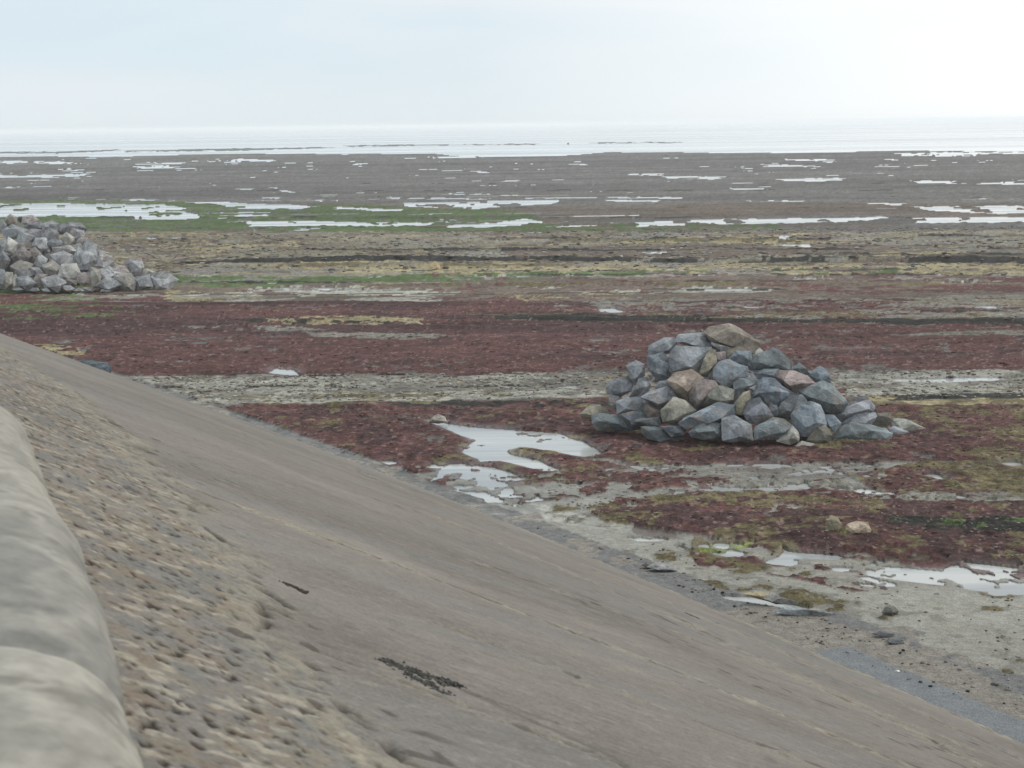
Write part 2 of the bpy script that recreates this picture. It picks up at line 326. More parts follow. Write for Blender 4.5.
LEFT_HEAP=[
  (10.5, 220.5, 11.7, 11.7, 'sand'), (29.3, 220.5, 16.4, 10.5, 'pink'), (2.3, 226.4, 8.2, 11.7, 'grey'), (12.9, 232.8, 24.6, 12.9, 'blue'),
  (21.7, 219.1, 7.0, 5.9, 'dark'), (34.0, 227.0, 19.9, 9.4, 'grey'), (51.5, 227.6, 15.2, 12.9, 'pale'), (75.0, 228.7, 18.7, 12.9, 'purple'),
  (62.1, 229.3, 11.7, 9.4, 'blue'), (35.1, 235.8, 21.1, 12.9, 'grey'), (50.4, 236.4, 17.6, 12.9, 'grey'), (24.6, 239.3, 18.7, 14.1, 'blue'),
  (4.1, 244.6, 9.4, 12.9, 'pale'), (11.1, 246.3, 15.2, 17.6, 'cream'), (24.6, 246.3, 15.2, 9.4, 'tan'), (41.0, 245.1, 15.2, 14.1, 'pale'),
  (55.1, 244.0, 17.6, 11.7, 'blue'), (66.8, 241.6, 12.9, 14.1, 'tan'), (76.1, 236.4, 15.2, 12.9, 'grey'), (83.2, 243.4, 11.7, 11.7, 'pink'),
  (77.3, 249.2, 14.1, 11.7, 'pale'), (2.3, 260.4, 15.2, 22.3, 'blue'), (22.3, 256.9, 18.7, 18.7, 'brown'), (34.0, 255.7, 12.9, 15.2, 'brown'),
  (22.3, 267.4, 19.9, 11.7, 'tan'), (41.0, 262.7, 12.9, 21.1, 'pale'), (65.6, 252.2, 23.4, 11.7, 'cream'), (63.3, 260.4, 21.1, 15.2, 'pale'),
  (51.5, 259.2, 9.4, 10.5, 'brown'), (79.7, 258.6, 12.9, 16.4, 'pale'), (88.4, 253.3, 15.2, 22.3, 'blue'), (51.5, 269.7, 17.6, 16.4, 'tan'),
  (35.1, 272.1, 14.1, 10.5, 'grey'), (1.8, 279.1, 9.4, 17.6, 'blue'), (8.8, 280.3, 11.7, 16.4, 'tan'), (22.3, 274.4, 17.6, 9.4, 'dark'),
  (24.6, 283.2, 18.7, 14.1, 'blue'), (15.0, 282.0, 7.0, 14.1, 'cream'), (39.8, 280.3, 14.1, 14.1, 'brown'), (52.7, 283.2, 21.1, 16.4, 'pale'),
  (70.3, 273.8, 21.1, 18.7, 'cream'), (83.2, 268.6, 12.9, 9.4, 'blue'), (84.3, 279.1, 14.1, 14.1, 'pink'), (93.7, 278.5, 12.9, 19.9, 'tan'),
  (69.1, 283.2, 14.1, 8.2, 'brown'), (67.9, 288.7, 12.3, 7.3, 'blue'), (78.7, 290.5, 13.5, 5.3, 'cream'), (45.7, 290.5, 10.0, 4.7, 'pale'),
  (18.7, 289.4, 10.0, 4.5, 'blue'), (35.1, 289.9, 8.8, 3.7, 'pale'), (87.3, 289.7, 10.5, 5.3, 'grey'), (89.6, 260.4, 19.9, 19.9, 'pale'),
  (103.1, 261.5, 24.6, 16.4, 'pale'), (96.1, 267.4, 15.2, 7.0, 'brown'), (107.2, 273.3, 21.1, 15.2, 'pale'), (120.1, 270.9, 16.4, 11.7, 'pink'),
  (134.2, 266.8, 19.3, 17.6, 'grey'), (108.4, 285.0, 22.3, 13.5, 'blue'), (125.9, 282.6, 23.4, 17.0, 'tan'), (143.6, 282.6, 21.1, 15.2, 'slate'),
  (148.3, 273.8, 14.1, 9.4, 'cream'), (164.0, 281.7, 22.3, 18.2, 'pale'), (99.6, 256.9, 15.2, 14.1, 'blue'), (105.4, 290.8, 10.0, 3.7, 'cream'),
]

# ------------------------------------------------------------------ sea wall frame of reference (gently curving wall)
WC = np.array([-254.46, -111.61]); TOE_R = 290.88; SLOPE = 0.45; CREST_W = 12.9
S0 = math.atan2(-WC[1], -WC[0]) * TOE_R              # arc position abreast of the camera

def wall_xyz(s, w, dz=0.0):
    a = s / TOE_R; r = TOE_R - w
    return np.stack([WC[0] + r * np.cos(a), WC[1] + r * np.sin(a), np.where(w > 0, w * SLOPE, 0) + dz], -1)

def wall_sw(x, y):
    return np.arctan2(y - WC[1], x - WC[0]) * TOE_R, TOE_R - np.hypot(x - WC[0], y - WC[1])

# ------------------------------------------------------------------ the foreshore: one sheet with rock ledges, weed, sand and hollows for the pools
rows_p = np.concatenate([np.arange(900, 22, -0.8), np.arange(22, 7, -0.5)])
Yr = 7.0 * 1700 / rows_p * 1.0
Yr = np.concatenate([[4.0, 8.0], Yr])
u = np.concatenate([np.linspace(-0.75, -0.37, 60)[:-1], np.linspace(-0.37, 0.37, 900), np.linspace(0.37, 0.75, 60)[1:]])
X = (Yr[:, None] * u[None, :]); Y = np.repeat(Yr[:, None], len(u), 1)
X = X * 1.0
ax = 0.10 + np.minimum(Y * 0.006, 4.0); ay = 0.05 + Y * Y / 11900 * 1.1; ay = np.minimum(ay, 30)
lx = 0.5 + Y * 0.010; ly = 0.3 + Y * Y / 11900 * 5
# ragged edges: wander of the outlines
def rough(seed):
    return (fbm(X / 1.3, Y / 1.1, 3, seed) - 0.5), (fbm(X / (Y[:, :1] * 0 + 6.0), Y / 9.0, 3, seed + 50) - 0.5)
r1, r1b = rough(1); r2, r2b = rough(9)
XW = X + ax * 1.2 * (r1 + r1b * 1.5); YW = Y + ay * 1.3 * (r2 + r2b)

def g2(p):
    q = ground(p[0], p[1]); return q[0], q[1]

def inside(poly, xx=None, yy=None):
    """poly surveyed as directions; tested on the level ground"""
    xx = XW if xx is None else xx; yy = YW if yy is None else yy
    P = [g2(p) for p in poly]
    y0 = min(p[1] for p in P); y1 = max(p[1] for p in P)
    out = np.zeros(xx.shape, bool)
    ra = np.where((Yr > y0 * 0.93 - 2) & (Yr < y1 * 1.07 + 2))[0]
    if not len(ra): return out
    sl = slice(ra[0], ra[-1] + 1)
    a, b = xx[sl], yy[sl]; r = np.zeros(a.shape, bool)
    for i in range(len(P)):
        (xa, ya), (xb, yb) = P[i], P[(i + 1) % len(P)]
        if ya == yb: continue
        c = ((ya > b) != (yb > b)) & (a < (xb - xa) * (b - ya) / (yb - ya) + xa)
        r ^= c
    out[sl] = r
    return out

ALB = dict(red=(0.108, 0.058, 0.053), reddark=(0.075, 0.045, 0.044), green=(0.088, 0.125, 0.052), lime=(0.16, 0.19, 0.05),
           tan=(0.205, 0.185, 0.135), yellow=(0.27, 0.235, 0.14), grey=(0.19, 0.18, 0.155), pale=(0.29, 0.285, 0.245),
           far=(0.130, 0.125, 0.118), brown=(0.135, 0.108, 0.088), dark=(0.036, 0.036, 0.032), sand=(0.275, 0.265, 0.225),
           olive=(0.135, 0.115, 0.065), wetsand=(0.20, 0.195, 0.165), mud=(0.19, 0.175, 0.15), blue=(0.19, 0.205, 0.215), gravel=(0.17, 0.17, 0.165))
ALB = {k: np.array(v, np.float32) * .80 for k, v in ALB.items()}
colr = np.zeros(X.shape + (3,), np.float32); colr[:] = ALB['far']
hgt = np.full(X.shape, 0.07, np.float32); wet = np.full(X.shape, 0.15, np.float32)
weed = np.zeros(X.shape, np.float32)
# coverage noises (drawn out along the shore like the strata), finer close by
nA = fbm(X / 2.6, Y / 1.4, 4, 21, 0.65); nB = fbm(X / 9.0, Y / 7.0, 4, 31, 0.6); nC = fbm(X / 0.5, Y / 0.55, 3, 41, 0.6)
nL = fbm(X / 30.0, Y / 5.0, 4, 61, 0.6)
cover = 0.40 * nA + 0.30 * nB + 0.30 * nC
near = smooth(70, 35, Y)
cover = cover + (0.5 * nA + 0.5 * nC - cover) * near * 0.8
srt = np.sort(cover.ravel()[::37]); rank = (np.searchsorted(srt, cover.ravel()) / len(srt)).reshape(cover.shape).astype(np.float32)
srtL = np.sort(nL.ravel()[::37]); rankL = (np.searchsorted(srtL, nL.ravel()) / len(srtL)).reshape(nL.shape).astype(np.float32)
cover2 = np.where(Y > 62, fbm(X / 4.5, Y / 2.6, 5, 126, 0.62), 0.5 * fbm(X / 1.5, Y / 1.5, 4, 121, 0.6) + 0.5 * fbm(X / 0.35, Y / 0.4, 3, 131, 0.6))
srt2 = np.sort(cover2.ravel()[::37]); rank2 = (np.searchsorted(srt2, cover2.ravel()) / len(srt2)).reshape(cover2.shape).astype(np.float32)

def paint(kind, dens, poly=None, mask=None, h=None, wetv=None, rk=None, wd=None):
    m = inside(poly) if mask is None else mask
    m = m & ((rank if rk is None else rk) < dens)
    colr[m] = ALB[kind]
    if h is not None: hgt[m] = h
    if wetv is not None: wet[m] = wetv
    if wd is not None: weed[m] = wd
    if wd and wetv is None: wet[m] = 0.12
    return m

BIG = 1500
def band(ya, yb, x0=-BIG, x1=1024 + BIG):   # a stretch of shore between two surveyed rows
    return [(x0, ya), (x1, ya), (x1, yb), (x0, yb)]

# broad zones, far to near
paint('far', 1, band(139, 206))
paint('brown', .35, band(150, 206), rk=rankL)
paint('mud', .35, band(150, 236), rk=rank2)
paint('brown', 1, band(204, 236)); paint('far', .5, band(204, 240), rk=rankL)
paint('green', .86, [(-300, 200), (60, 200), (200, 203), (330, 205), (520, 212), (560, 226), (640, 232), (560, 238), (400, 238), (330, 236), (250, 243), (150, 250), (-300, 250)], wd=.5)
paint('green', .5, [(560, 224), (780, 226), (790, 236), (560, 238)], wd=.4)
T = band(233, 276)
paint('grey', 1, T); paint('tan', .62, [(-400, 238), (640, 232), (640, 276), (-400, 276)], h=.10); paint('tan', .38, [(640, 232), (2200, 226), (2200, 276), (640, 276)])
paint('brown', .45, T, rk=rank2); paint('yellow', .10, T, rk=rank2); paint('brown', .55, [(500, 240), (1900, 236), (1900, 276), (500, 270)], rk=rankL)
paint('yellow', .34, [(200, 268), (1500, 262), (1500, 275), (200, 276)])
paint('grey', 1, band(275, 303)); paint('brown', .5, band(275, 303), rk=rankL); paint('pale', .07, band(275, 303), rk=rank2); paint('tan', .25, band(275, 300))
paint('green', .75, [(150, 276), (300, 279), (480, 275), (640, 273), (640, 277), (480, 284), (330, 285), (250, 289), (-200, 300), (-200, 285)], wd=.4)
paint('green', .28, [(640, 272), (900, 270), (900, 276), (640, 278)])
paint('green', .5, [(-200, 292), (60, 294), (100, 300), (90, 312), (-200, 314)], wd=.4)
paint('yellow', .6, [(170, 292), (255, 294), (262, 300), (240, 306), (190, 306), (165, 300)]); paint('yellow', .45, [(510, 296), (640, 294), (650, 300), (520, 303)])
paint('red', .55, [(770, 276), (1900, 274), (1900, 286), (900, 285)], wd=.6); paint('red', .35, [(400, 276), (800, 276), (800, 286), (560, 286)], wd=.6)
paint('red', .25, band(286, 303), wd=.6)
# the great spread of red weed
R1 = [(-900, 312), (100, 304), (300, 303), (600, 303), (1900, 296), (1900, 378), (560, 378), (300, 380), (-900, 392)]
paint('red', .93, R1, wd=1, h=.10); paint('reddark', .20, R1, rk=rankL); paint('reddark', .12, R1, rk=rank2)
paint('grey', .55, [(560, 300), (1900, 294), (1900, 312), (560, 313)]); paint('tan', .15, [(560, 300), (1900, 294), (1900, 312), (560, 313)], rk=rank2)
paint('green', .25, [(-200, 310), (120, 306), (160, 326), (-200, 334)])
paint('yellow', .45, [(250, 322), (320, 318), (430, 320), (436, 326), (380, 328), (300, 328)]); paint('dark', .4, [(230, 322), (310, 320), (420, 325), (330, 329), (260, 327)], rk=rank2)
paint('grey', .7, [(180, 327), (280, 329), (330, 334), (260, 334), (190, 331)]); paint('grey', .75, [(300, 335), (420, 337), (470, 341), (400, 344), (320, 341)])
LR = [(470, 317), (560, 315), (1900, 310), (1900, 326), (900, 327), (520, 323)]
paint('grey', .6, LR); paint('olive', .35, LR, rk=rank2); paint('yellow', .15, LR, rk=rankL); paint('dark', .28, LR, rk=rankL)
paint('grey', .35, [(840, 330), (1900, 330), (1900, 338), (860, 338)], rk=rankL)
paint('yellow', .7, [(20, 346), (98, 350), (90, 358), (30, 354)], wd=0)
# pale bedded rock
G = [(-700, 384), (130, 379), (560, 376), (640, 374), (1900, 372), (1900, 402), (900, 406), (640, 400), (560, 400), (400, 404), (300, 407), (150, 408), (-700, 410)]
paint('grey', 1, G, h=.09, wd=0); paint('pale', .6, G); paint('brown', .35, G, rk=rankL); paint('tan', .2, G, rk=rank2)
paint('red', .35, [(560, 374), (840, 372), (840, 402), (640, 402), (580, 396)], wd=.6)
YG = [(850, 400), (1900, 394), (1900, 408), (960, 409), (880, 408)]
paint('olive', .8, YG); paint('yellow', .35, YG, rk=rank2); paint('dark', .35, [(880, 396), (1900, 392), (1900, 402), (900, 402)], rk=rankL)
# nearer red weed
R2 = [(-900, 415), (150, 408), (300, 407), (420, 403), (600, 402), (880, 408), (1900, 408), (1900, 463), (860, 466), (640, 466), (600, 462), (520, 466), (440, 470), (380, 462), (280, 450), (-900, 450)]
paint('red', .97, R2, wd=1, h=.10); paint('reddark', .32, R2, rk=rank2); paint('olive', .14, R2)
paint('olive', .5, [(900, 410), (1900, 408), (1900, 442), (960, 440)], rk=rank2)
paint('dark', .4, [(420, 402), (560, 404), (640, 407), (600, 410), (440, 408)], rk=rank2)
# grey sand with scraps of weed
Sg = [(340, 462), (440, 466), (640, 466), (860, 466), (1900, 462), (1900, 560), (800, 560), (600, 540), (420, 500)]
paint('wetsand', 1, Sg, h=.05, wetv=.8, wd=0); paint('grey', .35, Sg, rk=rank2); paint('brown', .26, Sg); paint('reddark', .22, Sg, rk=rank2, wd=.6)
paint('red', .85, [(375, 462), (430, 460), (455, 470), (445, 482), (405, 478)], wd=1, h=.09)
paint('reddark', .75, [(375, 482), (430, 476), (470, 480), (460, 490), (410, 492)], wd=1, h=.09) if False else None
paint('red', .8, [(470, 466), (560, 462), (640, 468), (700, 476), (600, 486), (520, 484)], wd=1, h=.09)
paint('olive', .35, [(500, 466), (640, 470), (660, 486), (540, 486)], rk=rank2)
paint('red', .75, [(640, 478), (760, 484), (840, 482), (880, 500), (640, 506), (560, 498)], wd=1, h=.08)
paint('red', .75, [(375, 474), (430, 472), (462, 478), (455, 488), (470, 492), (420, 492), (395, 482)], wd=1, h=.09)
paint('olive', .6, [(520, 505), (600, 512), (660, 522), (640, 536), (560, 520)], rk=rank2, wd=.8, h=.08)
paint('reddark', .6, [(500, 498), (640, 504), (640, 510), (540, 506)], rk=rank2, wd=.8, h=.08)
W1 = [(600, 515), (625, 502), (760, 492), (880, 505), (1900, 500), (1900, 590), (1024, 573), (900, 562), (780, 550), (700, 540), (640, 530)]
paint('red', .93, W1, wd=1, h=.10); paint('olive', .42, W1, rk=rank2); paint('reddark', .38, W1)
W2 = [(850, 478), (930, 466), (1900, 462), (1900, 498), (900, 502)]
paint('olive', .72, W2, wd=.8, h=.09); paint('red', .40, W2, rk=rank2, wd=.8)
paint('wetsand', .4, [(700, 484), (860, 480), (870, 492), (760, 496)]); paint('wetsand', .4, [(860, 496), (1900, 494), (1900, 503), (880, 506)])
paint('dark', .8, [(880, 523), (1900, 518), (1900, 532), (960, 533), (880, 530)]); paint('green', .55, [(880, 523), (1900, 520), (1900, 532), (960, 533)], rk=rank2)
# sand by the wall
SD = [(520, 520), (640, 536), (700, 545), (780, 556), (900, 566), (1024, 576), (1900, 600), (1900, 1400), (900, 1400), (500, 600)]
paint('sand', 1, SD, h=.045, wetv=.45, wd=0); paint('pale', .35, SD); paint('wetsand', .3, SD, rk=rank2)
paint('pale', .8, [(540, 505), (640, 528), (640, 545), (560, 535)], h=.05); 
paint('olive', .55, [(560, 500), (650, 512), (670, 535), (600, 522)], wd=.7, h=.08, rk=rank2)
paint('red', .62, [(690, 556), (740, 558), (860, 576), (880, 592), (850, 596), (800, 584), (700, 568)], wd=1, h=.07)
paint('red', .75, [(740, 546), (790, 550), (900, 562), (1024, 574), (1024, 580), (900, 568), (780, 556)], wd=1, h=.07)
paint('olive', .5, [(690, 541), (790, 546), (800, 558), (690, 556)], wd=.8, h=.08); paint('lime', .55, [(696, 545), (752, 546), (758, 553), (700, 556)], wd=.8, h=.08, rk=rank2)
paint('dark', .6, [(752, 544), (772, 546), (770, 555), (754, 553)], rk=rank2)
paint('reddark', .4, [(870, 588), (940, 594), (940, 602), (880, 600)], rk=rank2)
paint('olive', .10, SD, wd=.5, h=.06, rk=rank2)

# rock ledges: low steps facing the land, a broken dark band along face and crest
def ledge(pts, h, depth=None, dark=.8, kind='dark', face=None):
    P = np.array([g2(p) for p in pts]); P = P[np.argsort(P[:, 0])]
    dp = depth or h * 9; far = P[:, 1].mean() > 60
    amp = 0.10 + P[:, 1].max() * 0.007
    ra = np.where((Yr > P[:, 1].min() - amp - 1) & (Yr < P[:, 1].max() + amp + dp + 1))[0]
    sl = slice(ra[0], ra[-1] + 1); x, y = X[sl], Y[sl]
    yl = np.interp(x, P[:, 0], P[:, 1])
    yl = yl + (fbm(x / 9.0, x * 0 + h * 50 + P[0, 1], 4, 77) - .5) * 2 * (0.10 + yl * .007)
    ends = smooth(P[0, 0] - 1.5, P[0, 0] + 3, x + r1[sl] * 6) * smooth(P[-1, 0] + 1.5, P[-1, 0] - 3, x + r1b[sl] * 6)
    ext = ends * np.clip(0.45 + 1.3 * (fbm(x / (8.0 if far else 3.0), y / 8, 3, 83) - .25), 0, 1.2)
    d = y - yl; fw_ = face or h * (1.5 if far else .5)
    prof = np.where(d < 0, 0, np.where(d < fw_, d / fw_, np.clip(1 - (d - fw_) / dp, 0, 1)))
    hgt[sl] = np.maximum(hgt[sl], (h * ext * prof).astype(np.float32))
    m = (d > -h * 0.8) & (d < h * 3.4) & (ext > .3) & (rank2[sl] < dark)
    colr[sl][m] = ALB[kind]; weed[sl][m] = .5

ledge([(250, 252), (340, 252), (620, 252)], .22, dark=.9); ledge([(560, 253), (820, 251), (1200, 249)], .18, dark=.5)
ledge([(180, 265), (340, 263), (560, 262), (700, 264), (900, 263), (1200, 265)], .34, dark=.96)
ledge([(740, 257), (860, 256), (1200, 257)], .18, dark=.7); ledge([(840, 238), (930, 238), (1000, 239)], .25, dark=.6)
ledge([(500, 277), (1200, 276)], .12, dark=.4); ledge([(600, 291), (900, 290), (1200, 292)], .12, dark=.45)
ledge([(230, 325), (330, 327), (430, 326)], .20, dark=.7); ledge([(470, 321), (620, 323), (800, 324), (1200, 323)], .24, dark=.75)
ledge([(560, 310), (1200, 311)], .10, dark=.4)
ledge([(-200, 352), (90, 350), (300, 348), (600, 347)], .10, dark=.5, kind='reddark'); ledge([(400, 362), (700, 358), (1200, 352)], .09, dark=.4, kind='reddark')
ledge([(-100, 378), (150, 377), (300, 379), (560, 377)], .12, dark=.6, kind='reddark')
ledge([(-100, 395), (250, 391), (560, 388), (640, 390)], .10, dark=.45); ledge([(200, 402), (400, 399), (600, 397)], .12, dark=.5, kind='olive')
ledge([(420, 407), (520, 408), (640, 409)], .16, dark=.75); ledge([(880, 402), (960, 400), (1200, 401)], .20, dark=.7)
ledge([(650, 380), (820, 382), (1200, 385)], .08, dark=.4)
ledge([(600, 514), (700, 517), (840, 520)], .14, dark=.4, kind='reddark'); ledge([(880, 531), (960, 533), (1200, 530)], .16, dark=.7)
ledge([(-200, 440), (200, 436), (420, 432)], .08, dark=.3, kind='reddark')
for k, py in enumerate([228, 234, 239.5, 243, 247, 256, 259, 269, 272, 280, 284, 288, 295, 299, 306, 332, 337, 342]):
    xs = -150 + 700 * ((k * 0.43) % 1)
    ledge([(xs, py), (xs + 350, py + 1.0 * (-1) ** k), (xs + 750, py - .6)], .07 + .05 * (k % 4), dark=.55, kind=('dark', 'brown', 'dark', 'olive')[k % 4] if py < 300 else 'reddark')
# many faint far strata: long low steps out to the tide edge
for k, py in enumerate([157, 161, 166, 171, 177, 184, 191, 198, 208, 219, 230, 241]):
    xs = -100 + 500 * ((k * 0.37) % 1)
    ledge([(xs, py), (xs + 500, py + .4 * (-1) ** k), (xs + 900, py)], .10 + .12 * (k % 3 == 0), dark=.45, kind='dark' if k > 4 else 'brown')

# relief of weed clumps, cobbles and sand ripples
clump = np.where(Y < 34, fbm(X / 0.16, Y / 0.20, 3, 202, 0.65), fbm(X / 0.30, Y / 0.30, 3, 201, 0.6)) - .5
clumpb = fbm(X / 1.4, Y / 1.4, 3, 211, 0.6) - .5
hgt += weed * (clump * 0.10 + clumpb * 0.12) + (1 - weed) * (clump * 0.022 + clumpb * 0.035)
cobble = (Y > 72) & (Y < 120)
hgt += cobble * np.clip(fbm(X / 0.45, Y / 0.5, 2, 221) - .48, 0, 1) * 0.2
tone = (0.50 + 1.0 * fbm(X / 0.20, Y / 0.30, 3, 231, 0.7)) * (0.72 + .56 * fbm(X / 1.6, Y / .7, 3, 236, .6)); tone2 = (0.76 + 0.48 * fbm(X / 9, Y / 3, 3, 241)) * np.where(Y > 70, 0.55 + .9 * fbm(X / 55, Y / 7, 4, 246, .6), 1.0)
sdm = inside(SD); tone = np.where(sdm, 1 + (tone - 1) * .22, tone); tone2 = np.where(sdm, 1 + (tone2 - 1) * .5, tone2)
colr *= (tone * tone2)[..., None]
fleck = vnoise(X / 0.09, Y / 0.16, 251) > .86
nw = (weed > .4) & (Y < 45); tn = .45 + 1.1 * fbm(X / .10, Y / .16, 3, 256, .7); colr = np.where(nw[..., None], colr * tn[..., None], colr).astype(np.float32)
fl = fleck & (weed > .5); colr[fl] = colr[fl] * .6 + np.array((.30, .22, .19)) * .4

# hollows that hold the pools
POOLS = [
 [(-400, 203), (60, 203), (170, 205), (197, 214), (200, 219), (150, 221), (120, 217), (0, 218), (-400, 218)], [(120, 199), (182, 199.5), (178, 201), (124, 201)],
 [(205, 202), (290, 204), (320, 207), (300, 210), (240, 209)], [(235, 221), (340, 221), (345, 227), (250, 227)],
 [(403, 203), (560, 200), (553, 204), (466, 210), (403, 207)], [(335, 207), (403, 210), (400, 212), (340, 210)], [(450, 225), (500, 223), (525, 218.5), (557, 223), (500, 228), (450, 229)],
 [(340, 222), (433, 222.5), (430, 227), (340, 227)], [(385, 196.5), (490, 198.5), (488, 200.5), (390, 198.5)], [(440, 193), (488, 193.6), (486, 195), (440, 194.6)],
 [(600, 200), (655, 199.8), (655, 202), (602, 202)], [(608, 196.6), (684, 197), (684, 199.2), (612, 198.6)], [(632, 173.8), (664, 173), (662, 176), (634, 176)], [(660, 176.6), (724, 176.6), (722, 179.4), (664, 178.6)],
 [(568, 163.5), (586, 163.5), (586, 165.2), (568, 165)], [(430, 156.5), (475, 156), (475, 158), (430, 158)],
 [(779, 179), (850, 178), (846, 180.6), (812, 182), (784, 181)], [(920, 181), (960, 181), (958, 183.6), (922, 183)], [(978, 182.6), (1040, 182.6), (1040, 184.4), (980, 184.2)],
 [(760, 165), (815, 165), (812, 167.2), (764, 167)], [(788, 159.4), (829, 159.4), (828, 161.4), (789, 161.2)], [(895, 153), (965, 151.6), (992, 153), (960, 156), (900, 156)], [(993, 151.6), (1060, 151.6), (1060, 154.4), (996, 154)],
 [(905, 206), (1060, 205), (1060, 213), (1000, 214.5), (930, 211)], [(865, 203), (902, 203.4), (900, 205.4), (868, 205)], [(912, 217), (1060, 217), (1060, 223), (915, 223.5)],
 [(640, 222), (700, 219.6), (850, 217.5), (885, 215.4), (899, 219), (840, 222.6), (700, 225), (640, 227)], [(770, 244), (809, 243.6), (810, 247.4), (774, 247)], [(772, 236), (786, 235), (784, 242), (774, 242)],
 [(690, 235.6), (710, 236), (709, 238), (691, 238)], [(640, 251.6), (668, 251.6), (667, 254.6), (642, 254.6)], [(602, 309), (640, 306.6), (675, 306.4), (674, 309), (625, 313), (603, 312)], [(740, 306), (758, 306), (757, 309), (742, 309)],
 [(983, 306.4), (1010, 306.4), (1008, 309), (986, 309)], [(832, 379), (867, 378.2), (868, 381.4), (834, 382)], [(894, 379.6), (955, 378.6), (997, 378), (998, 382), (940, 383), (896, 383)],
 [(273, 370), (284, 368.6), (302, 373.6), (299, 377.4), (276, 376)], [(520, 388), (576, 386), (574, 389), (522, 390.4)], [(235, 281), (278, 283), (276, 285.4), (240, 284.6)],
 [(203, 236.6), (217, 236.8), (216, 239.6), (205, 239.4)], [(145, 237), (158, 237), (157, 241), (147, 241)], [(166, 237), (182, 237), (180, 240), (168, 240)], [(108, 249), (136, 249), (134, 251.6), (110, 251.6)],
 [(0, 161), (26, 161), (24, 163.4), (0, 163.4)], [(36, 161.6), (76, 161.8), (75, 164), (38, 163.8)], [(0, 175.4), (90, 173.6), (96, 176), (50, 177.6), (0, 178)], [(60, 168.6), (80, 169), (78, 171), (62, 171)],
 [(130, 166.6), (175, 165), (176, 168), (130, 169)], [(155, 162), (182, 162.6), (180, 164.4), (156, 164)], [(225, 159), (273, 159.6), (272, 161.6), (228, 161)], [(0, 186.8), (14, 187), (12, 188.8), (0, 188.6)],
 [(236, 188.4), (252, 188.4), (252, 190.4), (237, 190)], [(275, 190.4), (290, 190.6), (290, 192.6), (276, 192.4)], [(294, 199.6), (340, 199.8), (340, 201.6), (296, 201.4)], [(256, 197.4), (280, 197.4), (279, 199), (257, 199)],
 [(470, 171), (482, 171), (482, 172.6), (471, 172.6)], [(500, 180), (520, 180), (519, 181.8), (501, 181.8)], [(735, 188), (765, 188), (764, 190), (736, 190)], [(745, 200), (800, 200), (798, 202), (747, 202)],
 [(520, 197.6), (600, 196.8), (600, 198.4), (524, 199.2)], [(350, 163), (364, 163), (364, 165), (350, 165)],
 # the stream bed among the near weed
 [(419, 419), (432, 420), (470, 427), (515, 430), (555, 433), (585, 442), (612, 455), (590, 458), (560, 452), (528, 447), (515, 450), (520, 455), (545, 460), (564, 470), (540, 469), (505, 461), (485, 463), (468, 452), (478, 440), (452, 430)],
 [(257, 429), (290, 429.6), (284, 433), (262, 433)], [(268, 436), (308, 437), (304, 441), (274, 440.6)],
 [(628, 536), (705, 537), (722, 542), (640, 542)], [(782, 552), (830, 556), (842, 561), (790, 559)],
 [(850, 566), (900, 569), (960, 575), (1060, 583), (1060, 599), (960, 591), (900, 583), (860, 577)], [(948, 562), (1022, 570), (1018, 575), (960, 569)],
 [(440, 485), (520, 478), (525, 492), (490, 502), (455, 496)],
]
pool = np.zeros(X.shape, bool)
for i, P in enumerate(POOLS):
    pool |= inside(P)
speck = np.where(Y > 60, fbm(X / 2.0, Y / 5.0, 3, 302, .6), fbm(X / 0.6, Y / 0.8, 3, 301, .6))
stream = inside(POOLS[-8])
pool &= (speck < .66) | stream
pool[inside(POOLS[-3]) | inside(POOLS[-5])] &= (rank2 < .8)[inside(POOLS[-3]) | inside(POOLS[-5])]
pool[inside(POOLS[-1])] &= (rank2 < .35)[inside(POOLS[-1])]
# glints of shallow water between the scraps of weed
for P, dn in (([(460, 476), (640, 476), (860, 470), (860, 484), (700, 494), (560, 504), (470, 500)], .16), ([(430, 485), (500, 494), (560, 512), (540, 512), (470, 498)], .4), ([(640, 466), (1024, 463), (1024, 467), (640, 470)], .22),
              ([(440, 232), (640, 230), (640, 236), (440, 238)], .16), ([(200, 212), (640, 214), (640, 232), (250, 232)], .10), ([(130, 380), (560, 378), (560, 384), (130, 385)], .12),
              ([(840, 374), (1024, 373), (1024, 386), (840, 386)], .13), ([(560, 380), (660, 380), (660, 392), (560, 392)], .04), (band(157, 200), .006), (band(275, 292), .03), (band(336, 345), .04), ([(640, 530), (860, 560), (860, 575), (640, 545)], .14)):
    pool |= inside(P) & (rank2 < dn)
nG = fbm(X / 14, Y / 5, 4, 361, .55); pool |= inside(band(157, 232)) & (nG > .80)
edge = np.array([g2(p) for p in [(-900, 158), (0, 156.6), (90, 156.6), (190, 154.3), (340, 153.7), (425, 154), (480, 157), (560, 156.2), (600, 153.4), (700, 152.4), (800, 152.8), (900, 151.4), (1900, 148)]])
slope_u = np.interp(X / Y, edge[:, 0] / edge[:, 1], edge[:, 1])
sea = (Y + (fbm(X / 22, Y / 60, 3, 311) - .5) * 60) > slope_u
bars = inside([(-400, 152.6), (60, 151.6), (120, 149.3), (125, 150.8), (60, 153.6), (-400, 155)]) | inside([(120, 150.4), (200, 149), (330, 147), (332, 148.4), (220, 151), (125, 151.8)]) | inside([(345, 145.4), (540, 143.6), (542, 144.8), (350, 146.6)]) | inside([(590, 142.6), (680, 142), (680, 143), (592, 143.8)])
rkm = fbm(X / .7, Y / 1.1, 4, 351, .6)
pool |= inside([(455, 462), (500, 468), (535, 478), (545, 492), (500, 500), (440, 503), (395, 500), (385, 488), (440, 482)]) & (rkm < .47)
pool &= ~(stream & (rkm > .66))
pool |= inside([(500, 478), (680, 482), (860, 476), (860, 488), (700, 496), (600, 500), (520, 496)]) & (rkm < .33)
